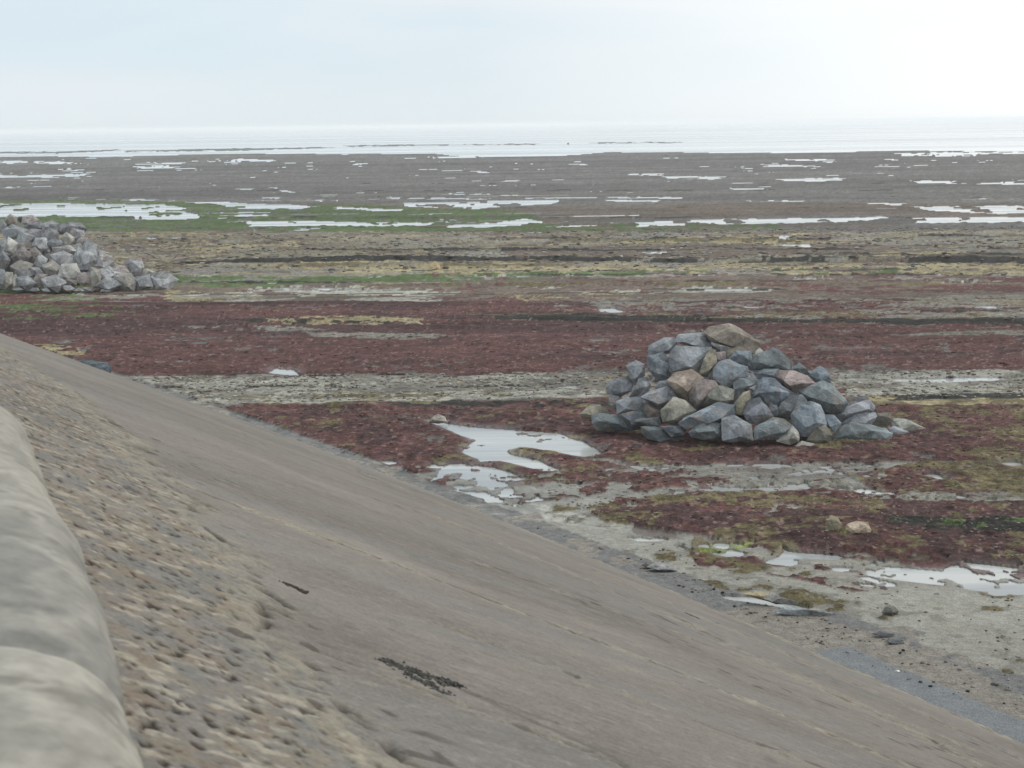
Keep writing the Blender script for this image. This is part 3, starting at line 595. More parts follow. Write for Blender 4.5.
pool |= inside([(385, 462), (450, 462), (450, 468), (400, 468)]) & (rkm < .46)
pool |= inside([(780, 548), (1060, 574), (1060, 604), (900, 590), (780, 566)]) & (rkm < .40)
nF = fbm(X / .40, Y / .5, 3, 371, .5)
pool |= (inside([(430, 466), (640, 466), (1060, 464), (1060, 500), (900, 500), (700, 498), (560, 512), (440, 498)]) & (nF > .70)) | (inside([(640, 540), (800, 552), (1060, 566), (1060, 606), (880, 592), (740, 566)]) & (nF > .70))
pool |= sea & ~bars
hgt = np.where(pool, -0.05 + 0 * hgt, np.maximum(hgt, 0.012))
hgt = np.where(stream, -0.02, hgt)
hgt = np.where(sea & ~bars, -0.5, hgt)
# shallow margins: the ground eases down to each pool and is wet beside it
def blur(m, a, b):
    for ax_, k in ((0, a), (1, b)):
        s = np.cumsum(np.insert(np.pad(m, [(k, k) if i == ax_ else (0, 0) for i in (0, 1)], mode='edge'), 0, 0, axis=ax_), axis=ax_)
        n_ = 2 * k + 1
        m = (np.take(s, range(n_, s.shape[ax_]), axis=ax_) - np.take(s, range(0, s.shape[ax_] - n_), axis=ax_)) / n_
    return m
pf = blur(blur(pool.astype(np.float64), 3, 6), 3, 6)
ease = np.clip(pf * 2.2, 0, 1) * (Y < 70)
land = ~pool
hgt = np.where(land, hgt * (1 - ease * .85) + .014 * ease * .85, hgt).astype(np.float32)
wet = np.where(land, np.maximum(wet, ease * .95), wet)
colr = np.where((land & (weed < .3))[..., None], colr * (1 - .25 * ease[..., None]), colr)
colr[pool] = ALB['wetsand'] * .9
shw = (fbm(X / 1.2, Y / 1.5, 2, 321))
# foot of the wall: concrete toe beam, dark gravel gully, wet film
sX, wX = wall_sw(X, Y)
jit = (fbm(X / .5, Y / .5, 3, 331) - .5)
gw = np.interp(sX - S0, [15, 16.5, 18.5, 19.5, 20.6, 22, 25, 31, 40], [1.3, 1.6, 1.6, 1.3, .65, .6, .52, .36, .2])
gz = (wX < 0.25) & (wX > -gw + jit * gw * .5)
hgt = np.where(gz, 0.05 + clump * .02, hgt); colr[gz] = (ALB['mud'] * 1.2 * (tone * tone2)[..., None])[gz]; wet[gz] = .35
g3 = gz & ((wX < -gw * .75 + jit * .5) & (rank2 < .6)) & (sX < S0 + 20); colr[g3] = (ALB['gravel'] * .95 * tone[..., None])[g3]
g3 = gz & (sX > S0 + 20.5) & (rank2 < .8); colr[g3] = (ALB['gravel'] * tone[..., None])[g3]
gb = (wX < 0.3) & (wX > -0.36 + jit * .12) & (sX < S0 + 18.2); colr[gb] = (ALB['blue'] * .85 * tone[..., None])[gb]; wet[gb] = .55; hgt = np.where(gb, .085, hgt)
gp = inside([(716, 596), (760, 598), (812, 610), (806, 613), (770, 609), (722, 601)]); hgt = np.where(gp, -.03, hgt)
hgt = np.where(wX > .35, -.3, hgt)
G3 = np.stack([X, Y, hgt], -1)
gme = grid_mesh('foreshore', G3, np.clip(colr, 0.01, .8), {'wet': wet})
gr = link('foreshore_ground', gme, SHORE); tag(gr, kind='structure')

# sea and pool water: one level sheet out to the horizon
bm = bmesh.new()
vsx = [bm.verts.new(c) for c in ((-16000, 300, 0), (16000, 300, 0), (16000, 30000, 0), (-16000, 30000, 0))]
bm.faces.new(vsx); me = bpy.data.meshes.new('sea'); bm.to_mesh(me); bm.free()
sea_ob = link('sea_water', me, WATER); tag(sea_ob, kind='structure')
bm = bmesh.new()
bm.faces.new([bm.verts.new(c) for c in ((-2000, 2, 0), (2000, 2, 0), (2000, 300, 0), (-2000, 300, 0))])
me = bpy.data.meshes.new('pools'); bm.to_mesh(me); bm.free()
tag(link('tide_pool_water', me, POOLW), kind='structure')
# sea bed / sand under everything
bm = bmesh.new()
vsx = [bm.verts.new(c) for c in ((-16000, -60, -.7), (16000, -60, -.7), (16000, 30000, -.7), (-16000, 30000, -.7))]
bm.faces.new(vsx); me = bpy.data.meshes.new('seabed'); bm.to_mesh(me); bm.free()
m_, nt_, N_, L_, b_ = mat_base('sea_bed_sand'); b_.inputs['Base Color'].default_value = (.22, .2, .16, 1)
L_(N_mix(nt_, 1.0, (.22, .2, .16, 1), N_range(nt_, N_noise(nt_, None, 0.5), .3, .7, .8, 1.2), 'MULTIPLY'), b_.inputs['Base Color'])
tag(link('seabed_ground', me, m_), kind='structure')

# ------------------------------------------------------------------ sloping revetment
ds = [-7.0]
while ds[-1] < 1.2: ds.append(ds[-1] + .12)
while ds[-1] < 95: ds.append(ds[-1] + max(.010, .0032 * (ds[-1] + .6)))
ds = np.array(ds); wv = np.concatenate([[-.02], np.linspace(0.0, 8.6, 410), np.linspace(8.61, CREST_W, 450)])
SS, WW = np.meshgrid(S0 + ds, wv, indexing='ij'); DS = SS - S0
# runoff streaks follow the fall line; masonry courses follow the arc
sk = WW * .10
st1 = fbm((SS + sk) * 3.5, WW * .8, 5, 401, .62); st2 = fbm((SS + sk) * 16, WW * 5.0, 4, 411, .65); st3 = fbm((SS + sk) * 1.3, WW * .22, 3, 421)
mot = fbm(SS * 1.1, WW * 1.1, 4, 431); fin = fbm(SS * 18, WW * 18, 3, 441, .65)
dz = (st1 - .5) * .012 + (st2 - .5) * .008 + (fin - .5) * .008
c = np.zeros(SS.shape + (3,), np.float32)
base = np.array((.156, .141, .124)); c[:] = base
c *= (0.70 + .20 * st1 + .20 * st2 + .22 * fin)[..., None]
c = c * (0.80 + .40 * mot)[..., None] * (0.78 + .44 * fbm((SS + WW * .1) * .9, WW * .22, 4, 437))[..., None]
grey = smooth(.45, .62, st3)[..., None]; c = c * (1 - .35 * grey) + np.array((.155, .155, .15)) * .35 * grey
def blendc(mask, col, k=1.0):
    global c
    m = (mask * k)[..., None]; c = c * (1 - m) + np.array(col) * m
# pale flecks along the runoff
fk = smooth(.62, .72, fbm((SS + sk) * 24, WW * 12, 3, 451, .6)); blendc(fk, (.26, .245, .21), .28)
fk = smooth(.66, .74, fbm((SS + sk) * 26, WW * 9, 3, 457, .6)); blendc(fk, (.075, .07, .062), .28)
# broken, stony upper face
bnd = np.interp(DS, [4.7, 7.6, 9.5, 12.9, 19.7, 40], [11.55, 11.1, 10.75, 10.3, 9.6, 9.0]) + (fbm(SS * 1.5, WW * 1.5, 4, 461) - .5) * .55
rz = smooth(-.05, .08, WW - bnd)
ca = fbm(SS * 15, WW * 20, 3, 471, .55); cb = fbm(SS * 34, WW * 44, 2, 481, .6)
cells = np.abs(vnoise(SS * 7, WW * 11, 491) - .5) * 2
fade = 1.0 - .55 * smooth(12, 30, DS)
dz += rz * fade * ((ca - .5) * .006 + (cb - .5) * .006 - .003)
tanc = smooth(.42, .62, fbm(SS * 6, WW * 7, 4, 501)); blendc(rz * tanc, (.185, .16, .118), .55)
rust = smooth(.56, .68, fbm(SS * 10, WW * 16, 3, 511)); blendc(rz * rust, (.165, .125, .092), .5)
crm = smooth(.60, .68, fbm((SS + sk) * 19 + 3, WW * 14, 3, 521, .5)); blendc(rz * crm, (.30, .275, .22), .75)
gy = smooth(.52, .66, fbm(SS * 4.2 + 9, WW * 7, 3, 531)); blendc(rz * gy, (.135, .135, .128), .7)
hole = smooth(.695, .735, fbm(SS * 22 + 5, WW * 36, 2, 541, .35)) * rz; dz -= hole * .010; blendc(hole, (.03, .024, .02), .95)
# crumbling edge between the two surfaces
eg = np.exp(-((WW - bnd) / .16) ** 2) * smooth(.40, .55, fbm(SS * 14, WW * 20, 3, 551)); blendc(eg, (.25, .23, .175), .5); dz += eg * .006
eg = np.exp(-((WW - bnd + .10) / .035) ** 2) * smooth(.45, .6, fbm(SS * 9, WW * 6, 3, 561)); blendc(eg, (.05, .04, .03), .8); dz -= eg * .04
# joints: worn lines with yellow rubble showing
def joint(P, wid, wob, kc, dark, seed):
    P = np.array(P, float); best = np.full(SS.shape, 9.0)
    sj = SS + (fbm(SS * 1.7, WW * 1.7, 3, seed) - .5) * wob; wj = WW + (fbm(SS * 2.1 + 7, WW * 2.1, 3, seed + 3) - .5) * wob
    for a, b in zip(P[:-1], P[1:]):
        d = b - a; t = np.clip(((sj - a[0]) * d[0] + (wj - a[1]) * d[1]) / (d @ d), 0, 1)
        best = np.minimum(best, np.hypot(sj - a[0] - t * d[0], wj - a[1] - t * d[1]))
    n = fbm(SS * 9, WW * 5, 4, seed + 9, .65)
    wid = wid * 2.6; k = np.exp(-(best / wid) ** 2) * smooth(.47, .60, n); blendc(k, (.27, .245, .19), kc)
    kd = np.exp(-(best / (wid * .30)) ** 2) * smooth(.38, .48, fbm(SS * 4 + 3, WW * 4, 3, seed + 5)); blendc(kd, (.045, .038, .03), dark)
    global dz
    dz = dz + k * (fbm(SS * 22, WW * 22, 2, seed + 2) - .5) * .06 - kd * .025
joint([(131.6, 10.4), (131.2, 9.45), (130.9, 8.78), (130.5, 8.11), (130.3, 7.65), (129.8, 7.12), (129.3, 6.6), (128.6, 5.9), (127.5, 4.9)], .045, .06, .95, .95, 601)
joint([(139, 5.3), (136.4, 4.5), (135.6, 4.1), (133.6, 4.42), (131.8, 4.26), (130.6, 4.37), (127, 4.3)], .11, .35, .55, .45, 621)
joint([(128.6, 9.8), (128.2, 9.0), (127.8, 8.2), (127.3, 7.4), (126.8, 6.5)], .03, .08, .4, .5, 641)
joint([(149, 3.6), (143, 3.0), (138, 2.6), (133, 2.1), (128, 1.9)], .08, .5, .45, .3, 661)
joint([(127.4, 11.15), (127.1, 10.9), (126.9, 10.73), (126.7, 10.41), (126.6, 10.07)], .02, .04, .2, .9, 691)
joint([(137.6, 8.6), (137.1, 7.38), (136.3, 6.07)], .04, .12, .3, .7, 693)
joint([(133.7, 7.38), (133.6, 5.94), (133.0, 4.62), (131.8, 3.59)], .05, .2, .55, .7, 695)
joint([(126.6, 11.1), (126.2, 10.2), (125.7, 9.4), (125.2, 8.4)], .03, .08, .4, .4, 681)
# eaten toe
te = smooth(.85, .15, WW + (fbm(SS * .9, WW * .9, 3, 701) - .5) * .9) * smooth(.42, .60, fbm(SS * 5, WW * 5, 4, 711)); blendc(te, (.29, .265, .20), .65); dz += te * (fin - .6) * .06
te = smooth(.7, .1, WW) * smooth(.62, .7, fbm(SS * 4, WW * 6, 3, 721)); blendc(te, (.08, .07, .06), .7); dz -= te * .04
# pale band near the far toe, browner half-way up
blendc(smooth(1.6, .3, WW) * smooth(18, 40, DS), (.20, .185, .15), .5)
blendc(np.exp(-((WW - np.interp(SS, [126.2, 126.7, 127.0], [10.0, 10.45, 10.75])) / .05) ** 2) * (SS < 127.1) * (SS > 126.1), (.07, .065, .058), .5)
spots = smooth(.80, .84, vnoise(SS * 9, WW * 9, 731)) * smooth(.6, .7, fbm(SS * .8, WW * .8, 2, 741)); blendc(spots, (.06, .05, .045), .7)
P = wall_xyz(SS, WW, 0); P[..., 2] += np.where(WW < 0, -.25, dz)
rev = link('revetment_slope', grid_mesh('revetment', P, np.clip(c, .02, .7)), CONC)
tag(rev, 'long sloping grey-brown concrete sea-wall face running down to the foreshore', 'sea wall', kind='structure')

# ------------------------------------------------------------------ parapet with its rounded coping, just below the eye
PR = 277.584; PZ = 5.77; RAD = .372
def par_off(A):
    d = np.clip(A - S0, -1.0, 9.6); return .1925 * d - .01001 * d * d
crack_lines = None
def cap_section(s0, s1, seed, fat, lift):
    n = max(8, int((s1 - s0) / .035)); m = 56
    ss = np.linspace(s0, s1, n); th = np.linspace(-0.62 * math.pi, 0.62 * math.pi, m)
    A, T = np.meshgrid(ss, th, indexing='ij')
    e = smooth(0, .05, A - s0) * smooth(0, .05, s1 - A)
    nn = (fbm(A * 1.9, T * .7, 2, 905) - .5) * .024 + (fbm(A * 12, T * 6, 4, 907) - .5) * .012
    und = (fbm(A * 1.5, A * 0 + seed, 2, 811) - .5) * .07
    r = (RAD + fat + nn + und) * (.955 + .045 * e)
    cx = r * np.sin(T); cz = r * np.cos(T) * .65 + lift
    R_ = PR + par_off(A) + cx; a = A / TOE_R
    Pq = np.stack([WC[0] + R_ * np.cos(a), WC[1] + R_ * np.sin(a), PZ + cz], -1)
    col = np.zeros(A.shape + (3,)); col[:] = (.262, .252, .220)
    k = smooth(.40, .62, fbm(A * 1.1 + seed, T * 1.3, 4, seed + 8))[..., None]; col = col * (1 - k) + np.array((.295, .283, .248)) * k
    k = smooth(.63, .70, fbm(A * 8, T * 1.6, 4, seed + 22, .65))[..., None] * .5; col = col * (1 - k) + np.array((.10, .095, .08)) * k
    gs = (fbm(A * 30, T * 6, 3, seed + 30, .7) * .5 + .75)[..., None]; col = col * gs
    k = smooth(.52, .66, fbm(A * 6, T * 3.5, 4, seed + 12))[..., None] * .5; col = col * (1 - k) + np.array((.17, .168, .15)) * k
    return Pq, col, A, T
par = bpy.data.objects.new('parapet_wall', None); COL.objects.link(par)
par.location = (float(wall_xyz(S0, 12.9)[0]), float(wall_xyz(S0, 12.9)[1]), 5.0)
bpy.context.view_layer.update()
tag(par, 'pale rounded concrete parapet running along the top of the sea wall', 'parapet')
def to_par(o):
    o.parent = par; o.matrix_parent_inverse = par.matrix_world.inverted()
joints = [-6.0, 3.62, 6.6, 9.0, 11.5, 17, 26, 40, 60, 90]
for i, (a, b) in enumerate(zip(joints[:-1], joints[1:])):
    Pq, col, A, T = cap_section(S0 + a - .035, S0 + b + .002, 900 + i * 31, [-.016, -.006, .0, 0, .0, 0, 0, 0, 0][i], [0, .004, 0, 0, 0, 0, 0, 0, 0][i])
    if i == 1:                       # the second length is greyer, stained with lichen
        k = (smooth(S0 + 5.6, S0 + 4.2, A) * (.45 + .55 * smooth(.35, .6, fbm(A * 5, T * 3, 4, 77))))[..., None]
        col = col * (1 - .55 * k) + np.array((.115, .118, .115)) * .55 * k
    o = link('coping_section', grid_mesh('coping', Pq, np.clip(col, .02, .8)), CAP); to_par(o)
# wall under the coping
ss = np.linspace(S0 - 6, S0 + 90, 500)
prof = [(PR - .30, 5.0), (PR - .30, PZ - .02), (PR + .30, PZ - .02), (PR + .32, 5.5), (PR + .46, 5.4)]
Pq = np.stack([np.stack([WC[0] + (r + par_off(ss)) * np.cos(ss / TOE_R), WC[1] + (r + par_off(ss)) * np.sin(ss / TOE_R), ss * 0 + z], -1) for r, z in prof], 1)
colw = np.zeros(Pq.shape); colw[:] = (.28, .255, .20)
o = link('wall_body', grid_mesh('wall_body', Pq, colw, smoothed=False), CAP); to_par(o)
# promenade behind the parapet
prof = [(PR - 12, 4.98), (PR - .28, 5.0)]
Pq = np.stack([np.stack([WC[0] + r * np.cos(ss / TOE_R), WC[1] + r * np.sin(ss / TOE_R), ss * 0 + z], -1) for r, z in prof], 1)
colw = np.zeros(Pq.shape); colw[:] = (.2, .19, .17)
tag(link('promenade', grid_mesh('promenade', Pq, colw), CONC), kind='structure')

# ------------------------------------------------------------------ boulders
TINT = dict(pale=(0.240, 0.252, 0.264), blue=(0.148, 0.172, 0.192), grey=(0.180, 0.180, 0.192), dgreen=(0.136, 0.156, 0.156), slate=(0.124, 0.148, 0.176), ochre=(0.248, 0.216, 0.140),
            tan=(0.224, 0.204, 0.152), sand=(0.232, 0.184, 0.132), brown=(0.160, 0.124, 0.104), pink=(0.240, 0.180, 0.160), rust=(0.232, 0.172, 0.120), olive=(0.172, 0.168, 0.124),
            cream=(0.304, 0.292, 0.248), dark=(0.096, 0.100, 0.104), purple=(0.136, 0.136, 0.152))
CENTRE = dict()

def hull_boulder(name, pts, seed, tint, mat=ROCK, chip=.10, bev=.008):
    """convex quarried block through the given points, edges worn, faces roughened"""
    pts = np.asarray(pts, float); cen = pts.mean(0)
    bm = bmesh.new()
    for p in pts: bm.verts.new(Vector(p - cen))
    r = bmesh.ops.convex_hull(bm, input=bm.verts[:])
    bmesh.ops.delete(bm, geom=[g for g in set(r['geom_interior'] + r['geom_unused']) if isinstance(g, bmesh.types.BMVert)], context='VERTS')
    size = float(np.ptp(pts, 0).mean())
    bmesh.ops.dissolve_limit(bm, angle_limit=math.radians(9), verts=bm.verts[:], edges=bm.edges[:])
    try:
        bmesh.ops.bevel(bm, geom=bm.edges[:], offset=size * bev, segments=1, profile=.6, affect='EDGES', clamp_overlap=True)
    except Exception:
        pass
    bmesh.ops.triangulate(bm, faces=bm.faces[:])
    for it in range(3):
        big = [e for e in bm.edges if e.calc_length() > size * (.30, .19, .13)[it]]
        if big: bmesh.ops.subdivide_edges(bm, edges=big, cuts=1)
        bmesh.ops.triangulate(bm, faces=[f for f in bm.faces if len(f.verts) > 3])
    off = Vector((seed * 3.1, seed * 1.7, 0))
    bm.normal_update()
    for v in bm.verts:
        q = v.co / max(size, .2) * 2.2 + off
        n = mnoise.noise(q) * .5 - abs(mnoise.noise(q * 1.9)) * .7 + mnoise.noise(q * 6) * .25
        v.co += v.normal * n * size * chip
    me = bpy.data.meshes.new(name); bm.to_mesh(me); bm.free()
    for p in me.polygons: p.use_smooth = True
    me.set_sharp_from_angle(angle=math.radians(9))
    o = link(name, me, mat, loc=tuple(cen)); k = random.uniform(.9, 1.1)
    o.color = (tint[0] * k, tint[1] * k, tint[2] * k, 1)
    return o

def heap_depth(px, py, front, rise, back):
    """distance at which a direction meets the heap's front face"""
    d = ray(px, py)
    # z = (y - front(x)) * rise ; EYE + t dz = (t dy - front) * rise
    f = front(px); t = (EYE + f * rise) / (d[1] * rise - d[2])
    return min(t * d[1], back)

def place_poly(poly, front, rise, back, seed, tint, push=.10, thick=.75, grow=1.0):
    P = np.array(poly); c2 = P.mean(0); rnd = random.Random(seed); P = c2 + (P - c2) * grow
    y = heap_depth(c2[0], P[:, 1].max() * .35 + c2[1] * .65, front, rise, back)
    sc = y / FPX; w = np.ptp(P[:, 0]) * sc; h = np.ptp(P[:, 1]) * sc; T = thick * (w + h) / 2 * .75
    yc = y + T * push; pts = []
    def at(px, py, yy):
        d = ray(px, py); return np.array([0, 0, EYE]) + d * (yy / d[1])
    low = P[:, 1].max()
    for p in P:
        tilt = ((c2[1] - p[1]) * sc) * .45            # upper rim leans back, lower rim comes forward
        pts.append(at(p[0], p[1], yc + tilt + rnd.uniform(-.12, .12) * T))
    for k in range(3):                                # facets on the near side
        a = rnd.uniform(0, 6.28); q = c2 + np.array([math.cos(a), math.sin(a)]) * np.array([np.ptp(P[:, 0]), np.ptp(P[:, 1])]) * .26
        pts.append(at(q[0], q[1], yc - T * .5 + (c2[1] - q[1]) * sc * .6))
    for p in P:                                       # and the far side, drawn in a little
        q = c2 + (p - c2) * rnd.uniform(.62, .85)
        pts.append(at(q[0], q[1], yc + T * .65 + (c2[1] - p[1]) * sc * .3))
    return pts, yc, T

def front_main(px):
    t = (px - 745) / 175.0
    return 35.7 + (abs(t) ** 2.2) * (2.6 if t < 0 else 2.0)
def front_left(px):
    return 72.6 + (max(0, px - 60) / 120.0) ** 2 * 1.2

for i, (colk, lab, poly) in enumerate(MAIN_HEAP):
    pts, yc, T = place_poly(poly, front_main, .85, 39.4, i + 1, TINT[colk], grow=1.06)
    o = hull_boulder('boulder', pts, i + 1, (np.array(TINT[colk]) * .72 + .28 * np.array((.15, .18, .205))) * 1.12, chip=.04)
    tag(o, lab, 'boulder', 'boulders of the right heap')

ORD = ['leftmost', 'second from left', 'third from left', 'fourth from left', 'fifth from left', 'sixth from left', 'seventh from left', 'eighth from left',
       'ninth from left', 'tenth from left', 'eleventh from left', 'twelfth from left', 'thirteenth from left', 'fourteenth from left', 'fifteenth from left', 'sixteenth from left', 'seventeenth from left', 'eighteenth from left', 'nineteenth from left', 'twentieth from left']
CN = dict(pale='pale grey', blue='blue-grey', grey='mid-grey', purple='purplish grey', slate='dark slate', ochre='ochre', tan='tan', sand='pinkish tan', brown='brown', pink='pinkish', cream='cream-white', dark='dark')
rowcut = [(200, 231, 'at the top of the left heap'), (231, 245, 'in the upper part of the left heap'), (245, 259, 'halfway up the left heap'), (259, 273, 'in the lower part of the left heap'), (273, 286, 'in the bottom course of the left heap'), (286, 300, 'among the small stones at the left heap\'s foot')]
lab_of = {}
for a, b, w in rowcut:
    r = sorted([k for k, q in enumerate(LEFT_HEAP) if a <= q[1] < b], key=lambda k: LEFT_HEAP[k][0])
    for j, k in enumerate(r):
        q = LEFT_HEAP[k]; size = 'big ' if q[2] * q[3] > 330 else ('small ' if q[2] * q[3] < 110 else '')
        lab_of[k] = '%s%s boulder, %s %s' % (size, CN[q[4]], ORD[j], w)
for k, (cx, cy, w, h, colk) in enumerate(LEFT_HEAP):
    rnd = random.Random(500 + k); n = rnd.choice([4, 5, 5, 6]); a0 = rnd.random() * 6
    poly = [(cx + math.cos(a0 + 6.283 * j / n) * w * .58 * rnd.uniform(.78, 1.18), cy + math.sin(a0 + 6.283 * j / n) * h * .58 * rnd.uniform(.78, 1.18)) for j in range(n)]
    poly = [(x, min(y, 292.5)) for x, y in poly]
    pts, yc, T = place_poly(poly, front_left, .62, 79.5, 500 + k, None, grow=1.12)
    o = hull_boulder('boulder', pts, 500 + k, (np.array(TINT[colk]) * .40 + .45 * np.mean(TINT[colk]) + .15 * .19) * 1.18, chip=.045)
    tag(o, lab_of[k], 'boulder', 'boulders of the left heap')

# inner and rear boulders that carry the heaps
def rear(cx, cy, cz, r, seed, lab, grp, colk):
    rnd = random.Random(seed); pts = []
    for j in range(13):
        v = Vector((rnd.gauss(0, 1), rnd.gauss(0, 1), rnd.gauss(0, 1))).normalized()
        pts.append((cx + v.x * r * rnd.uniform(.9, 1.25), cy + v.y * r, cz + v.z * r * .85))
    o = hull_boulder('boulder', pts, seed, TINT[colk]); tag(o, lab, 'boulder', grp)
for k, (x, y, z, r) in enumerate([(4.2, 39.6, .5, .95), (5.6, 39.9, .5, 1.0), (7.0, 39.7, .45, .85), (3.1, 40.0, .3, .6), (5.0, 39.9, 1.15, .75), (6.2, 40.1, .95, .7), (4.6, 41.1, .35, .7), (6.2, 41.3, .35, .7), (8.2, 39.6, .2, .45), (4.9, 39.9, 1.5, .6), (3.6, 39.9, 1.2, .5)]):
    rear(x, y, z, r, 900 + k, 'grey boulder buried behind the visible face of the right heap', 'hidden boulders of the right heap', 'grey')
for k, (x, y, z, r) in enumerate([(-23, 78, .8, 1.3), (-20.8, 77.6, .7, 1.2), (-22.2, 79, 1.5, 1.1), (-24.5, 79, 1.2, 1.3), (-19, 77, .5, .9), (-25.3, 76, .8, 1.2), (-26, 78, 1.0, 1.4), (-21.5, 81, .8, 1.2), (-24.5, 81.5, .8, 1.2)]):
    rear(x, y, z, r, 950 + k, 'grey boulder buried behind the visible face of the left heap', 'hidden boulders of the left heap', 'grey')

def free_rock(poly, name, lab, cat, tint, seed, thick=.8, mat=ROCK, chip=.08):
    """a rock standing on the shore: its foot is where its lowest edge meets the ground"""
    P = np.array(poly, float); low = P[:, 1].max(); f = ground(P[:, 0].mean(), low, .04)[1]
    pts, yc, T = place_poly(poly, lambda p: f, 1e3, 1e6, seed, tint, thick=thick)
    o = hull_boulder(name, pts, seed, tint, mat, chip=chip); tag(o, lab, cat); return o
free_rock([(881, 613), (884, 607), (889, 605), (895, 606), (899, 611), (898, 614), (888, 615)], 'rock', 'small dark grey rock alone on the pale sand near the right edge', 'rock', (.15, .15, .14), 31)
free_rock([(428, 423), (432, 417), (438, 414), (445, 417), (448, 422), (440, 424)], 'rock', 'pale grey-brown rock at the head of the pool in the red weed', 'rock', (.27, .25, .22), 32)
free_rock([(826, 533), (825, 520), (831, 515), (838, 517), (843, 526), (840, 535)], 'rock', 'yellowish rock lump standing left of the dark gap in the weedy ledge', 'rock', (.33, .29, .20), 33)
free_rock([(845, 537), (846, 524), (856, 520), (868, 522), (872, 530), (869, 537)], 'rock', 'wider yellowish-pink rock lump right of the dark gap in the weedy ledge', 'rock', (.34, .28, .21), 34)
free_rock([(774, 614), (772, 610), (790, 606), (818, 609), (836, 613), (834, 616), (800, 616)], 'rock', 'flat blue-grey slab of rock lying by the puddle at the foot of the sea wall', 'rock', (.22, .24, .25), 35, .35)
free_rock([(740, 594), (755, 591), (782, 599), (778, 605), (760, 601)], 'rock', 'low tan rock shelf on the upper side of the puddle by the sea wall', 'rock', (.34, .29, .19), 36, .4)
free_rock([(884, 642), (888, 638), (903, 640), (905, 644), (895, 645)], 'rock', 'low dark rock where the gully meets the sand below the sea wall', 'rock', (.13, .14, .15), 37, .5)
free_rock([(870, 634), (880, 630), (896, 634), (888, 638)], 'rock', 'thin dark stone just above the low dark rock by the gully', 'rock', (.14, .15, .16), 38, .5)
free_rock([(641, 565), (647, 561), (654, 563), (657, 567), (648, 569)], 'rock', 'small dark rock touching the toe of the sea wall beside pale sand', 'rock', (.14, .14, .13), 39)
free_rock([(645, 567), (655, 562), (672, 566), (678, 571), (660, 572)], 'rock', 'pale flat rock lying right of the small dark rock at the wall toe', 'rock', (.30, .31, .31), 40, .5)
free_rock([(68, 372), (70, 363), (82, 360), (108, 362), (112, 367), (111, 377), (98, 379)], 'rock', 'dark blue-grey block half hidden behind the sea wall at far left', 'rock', (.10, .125, .14), 41, .6)
free_rock([(990, 683), (994, 681), (1000, 683), (998, 686), (992, 686)], 'rock', 'tiny dark stone on the sand above the gully at the right edge', 'rock', (.12, .12, .12), 42)
free_rock([(762, 598), (770, 594), (800, 602), (795, 606), (775, 604)], 'rock', 'thin grey rock ledge between the tan shelf and the flat blue-grey slab', 'rock', (.24, .24, .23), 43, .4)
free_rock([(500, 316), (502, 311), (508, 308), (516, 311), (517, 316)], 'rock', 'small yellowish rock on the ledge amid the distant red weed', 'rock', (.33, .28, .18), 44) if False else None
free_rock([(427, 271), (429, 263), (435, 261), (440, 265), (441, 271)], 'rock', 'small ochre rock standing on the dark ledge left of centre', 'rock', (.34, .27, .16), 45)
free_rock([(402, 326), (408, 321), (418, 320), (424, 325), (418, 328)], 'rock', 'small yellowish rock on the thin ledge amid the red weed', 'rock', (.32, .28, .18), 46)
free_rock([(567.2, 144.4), (567.3, 143.2), (568, 142.7), (569.0, 143.2), (569.1, 144.4)], 'rock', 'tiny dark rock standing alone in the distant shallow sea', 'rock', (.1, .1, .1), 47)

# things lying on the revetment
def on_slope(px, py):
    d = ray(px, py); t = np.linspace(1, 90, 9000); Q = np.array([0, 0, EYE]) + t[:, None] * d
    _, w = wall_sw(Q[:, 0], Q[:, 1]); i = int(np.argmax(Q[:, 2] < w * SLOPE)); return Q[i]
def strand(pts, width, name, lab, cat, col, n=260, seed=0, lift=.005):
    """a matted strip of many small ragged tufts lying along surveyed spots"""
    rnd = np.random.default_rng(seed); Q = np.array([on_slope(*p) for p in pts]); V = []; Fc = []; C_ = []
    ico = np.array([(1, 0, -.5), (-.5, .87, -.5), (-.5, -.87, -.5), (0, 0, 1)])
    tri = np.array([(0, 1, 3), (1, 2, 3), (2, 0, 3), (0, 2, 1)])
    for k in range(n):
        t = rnd.random() * (len(Q) - 1); i = int(t); f = t - i; e = math.sin(math.pi * (t / (len(Q) - 1))) * .8 + .2
        c0 = Q[i] * (1 - f) + Q[i + 1] * f + np.array([rnd.normal(), rnd.normal(), 0]) * width * e * .5
        c0[2] = max(0, wall_sw(c0[0], c0[1])[1]) * SLOPE + lift * .6
        s = rnd.uniform(.5, 1.4) * lift * 1.6; a = rnd.random() * 6.28
        M_ = np.array([[math.cos(a), -math.sin(a), 0], [math.sin(a), math.cos(a), 0], [0, 0, 1]]) @ np.diag([s * 2.2, s, s * .8])
        V.append(ico @ M_.T + c0); Fc.append(tri + 4 * k); C_.append(np.tile(np.array(col) * rnd.uniform(.5, 1.5), (4, 1)))
    o = link(name, soup_mesh(name, np.concatenate(V), np.concatenate(Fc), np.concatenate(C_)), BITS); tag(o, lab, cat); return o
strand([(385, 661), (400, 668), (416, 674), (436, 679), (460, 686)], .10, 'seaweed_strand', 'longer black strand of dried seaweed on the bare concrete slope', 'seaweed', (.06, .06, .055), 300, 1)
strand([(414, 679), (426, 685), (445, 695)], .07, 'seaweed_strand', 'shorter black seaweed strand just below the longer one on the slope', 'seaweed', (.06, .06, .055), 130, 2)
strand([(287, 585), (295, 588), (302, 593)], .05, 'seaweed_strand', 'small dark seaweed scrap on the slope beside the crumbling stony face', 'seaweed', (.06, .045, .035), 90, 3)
strand([(685, 613), (692, 616), (699, 619)], .012, 'twig', 'thin dark twig lying on the lower right of the concrete slope', 'twig', (.05, .045, .04), 60, 4)

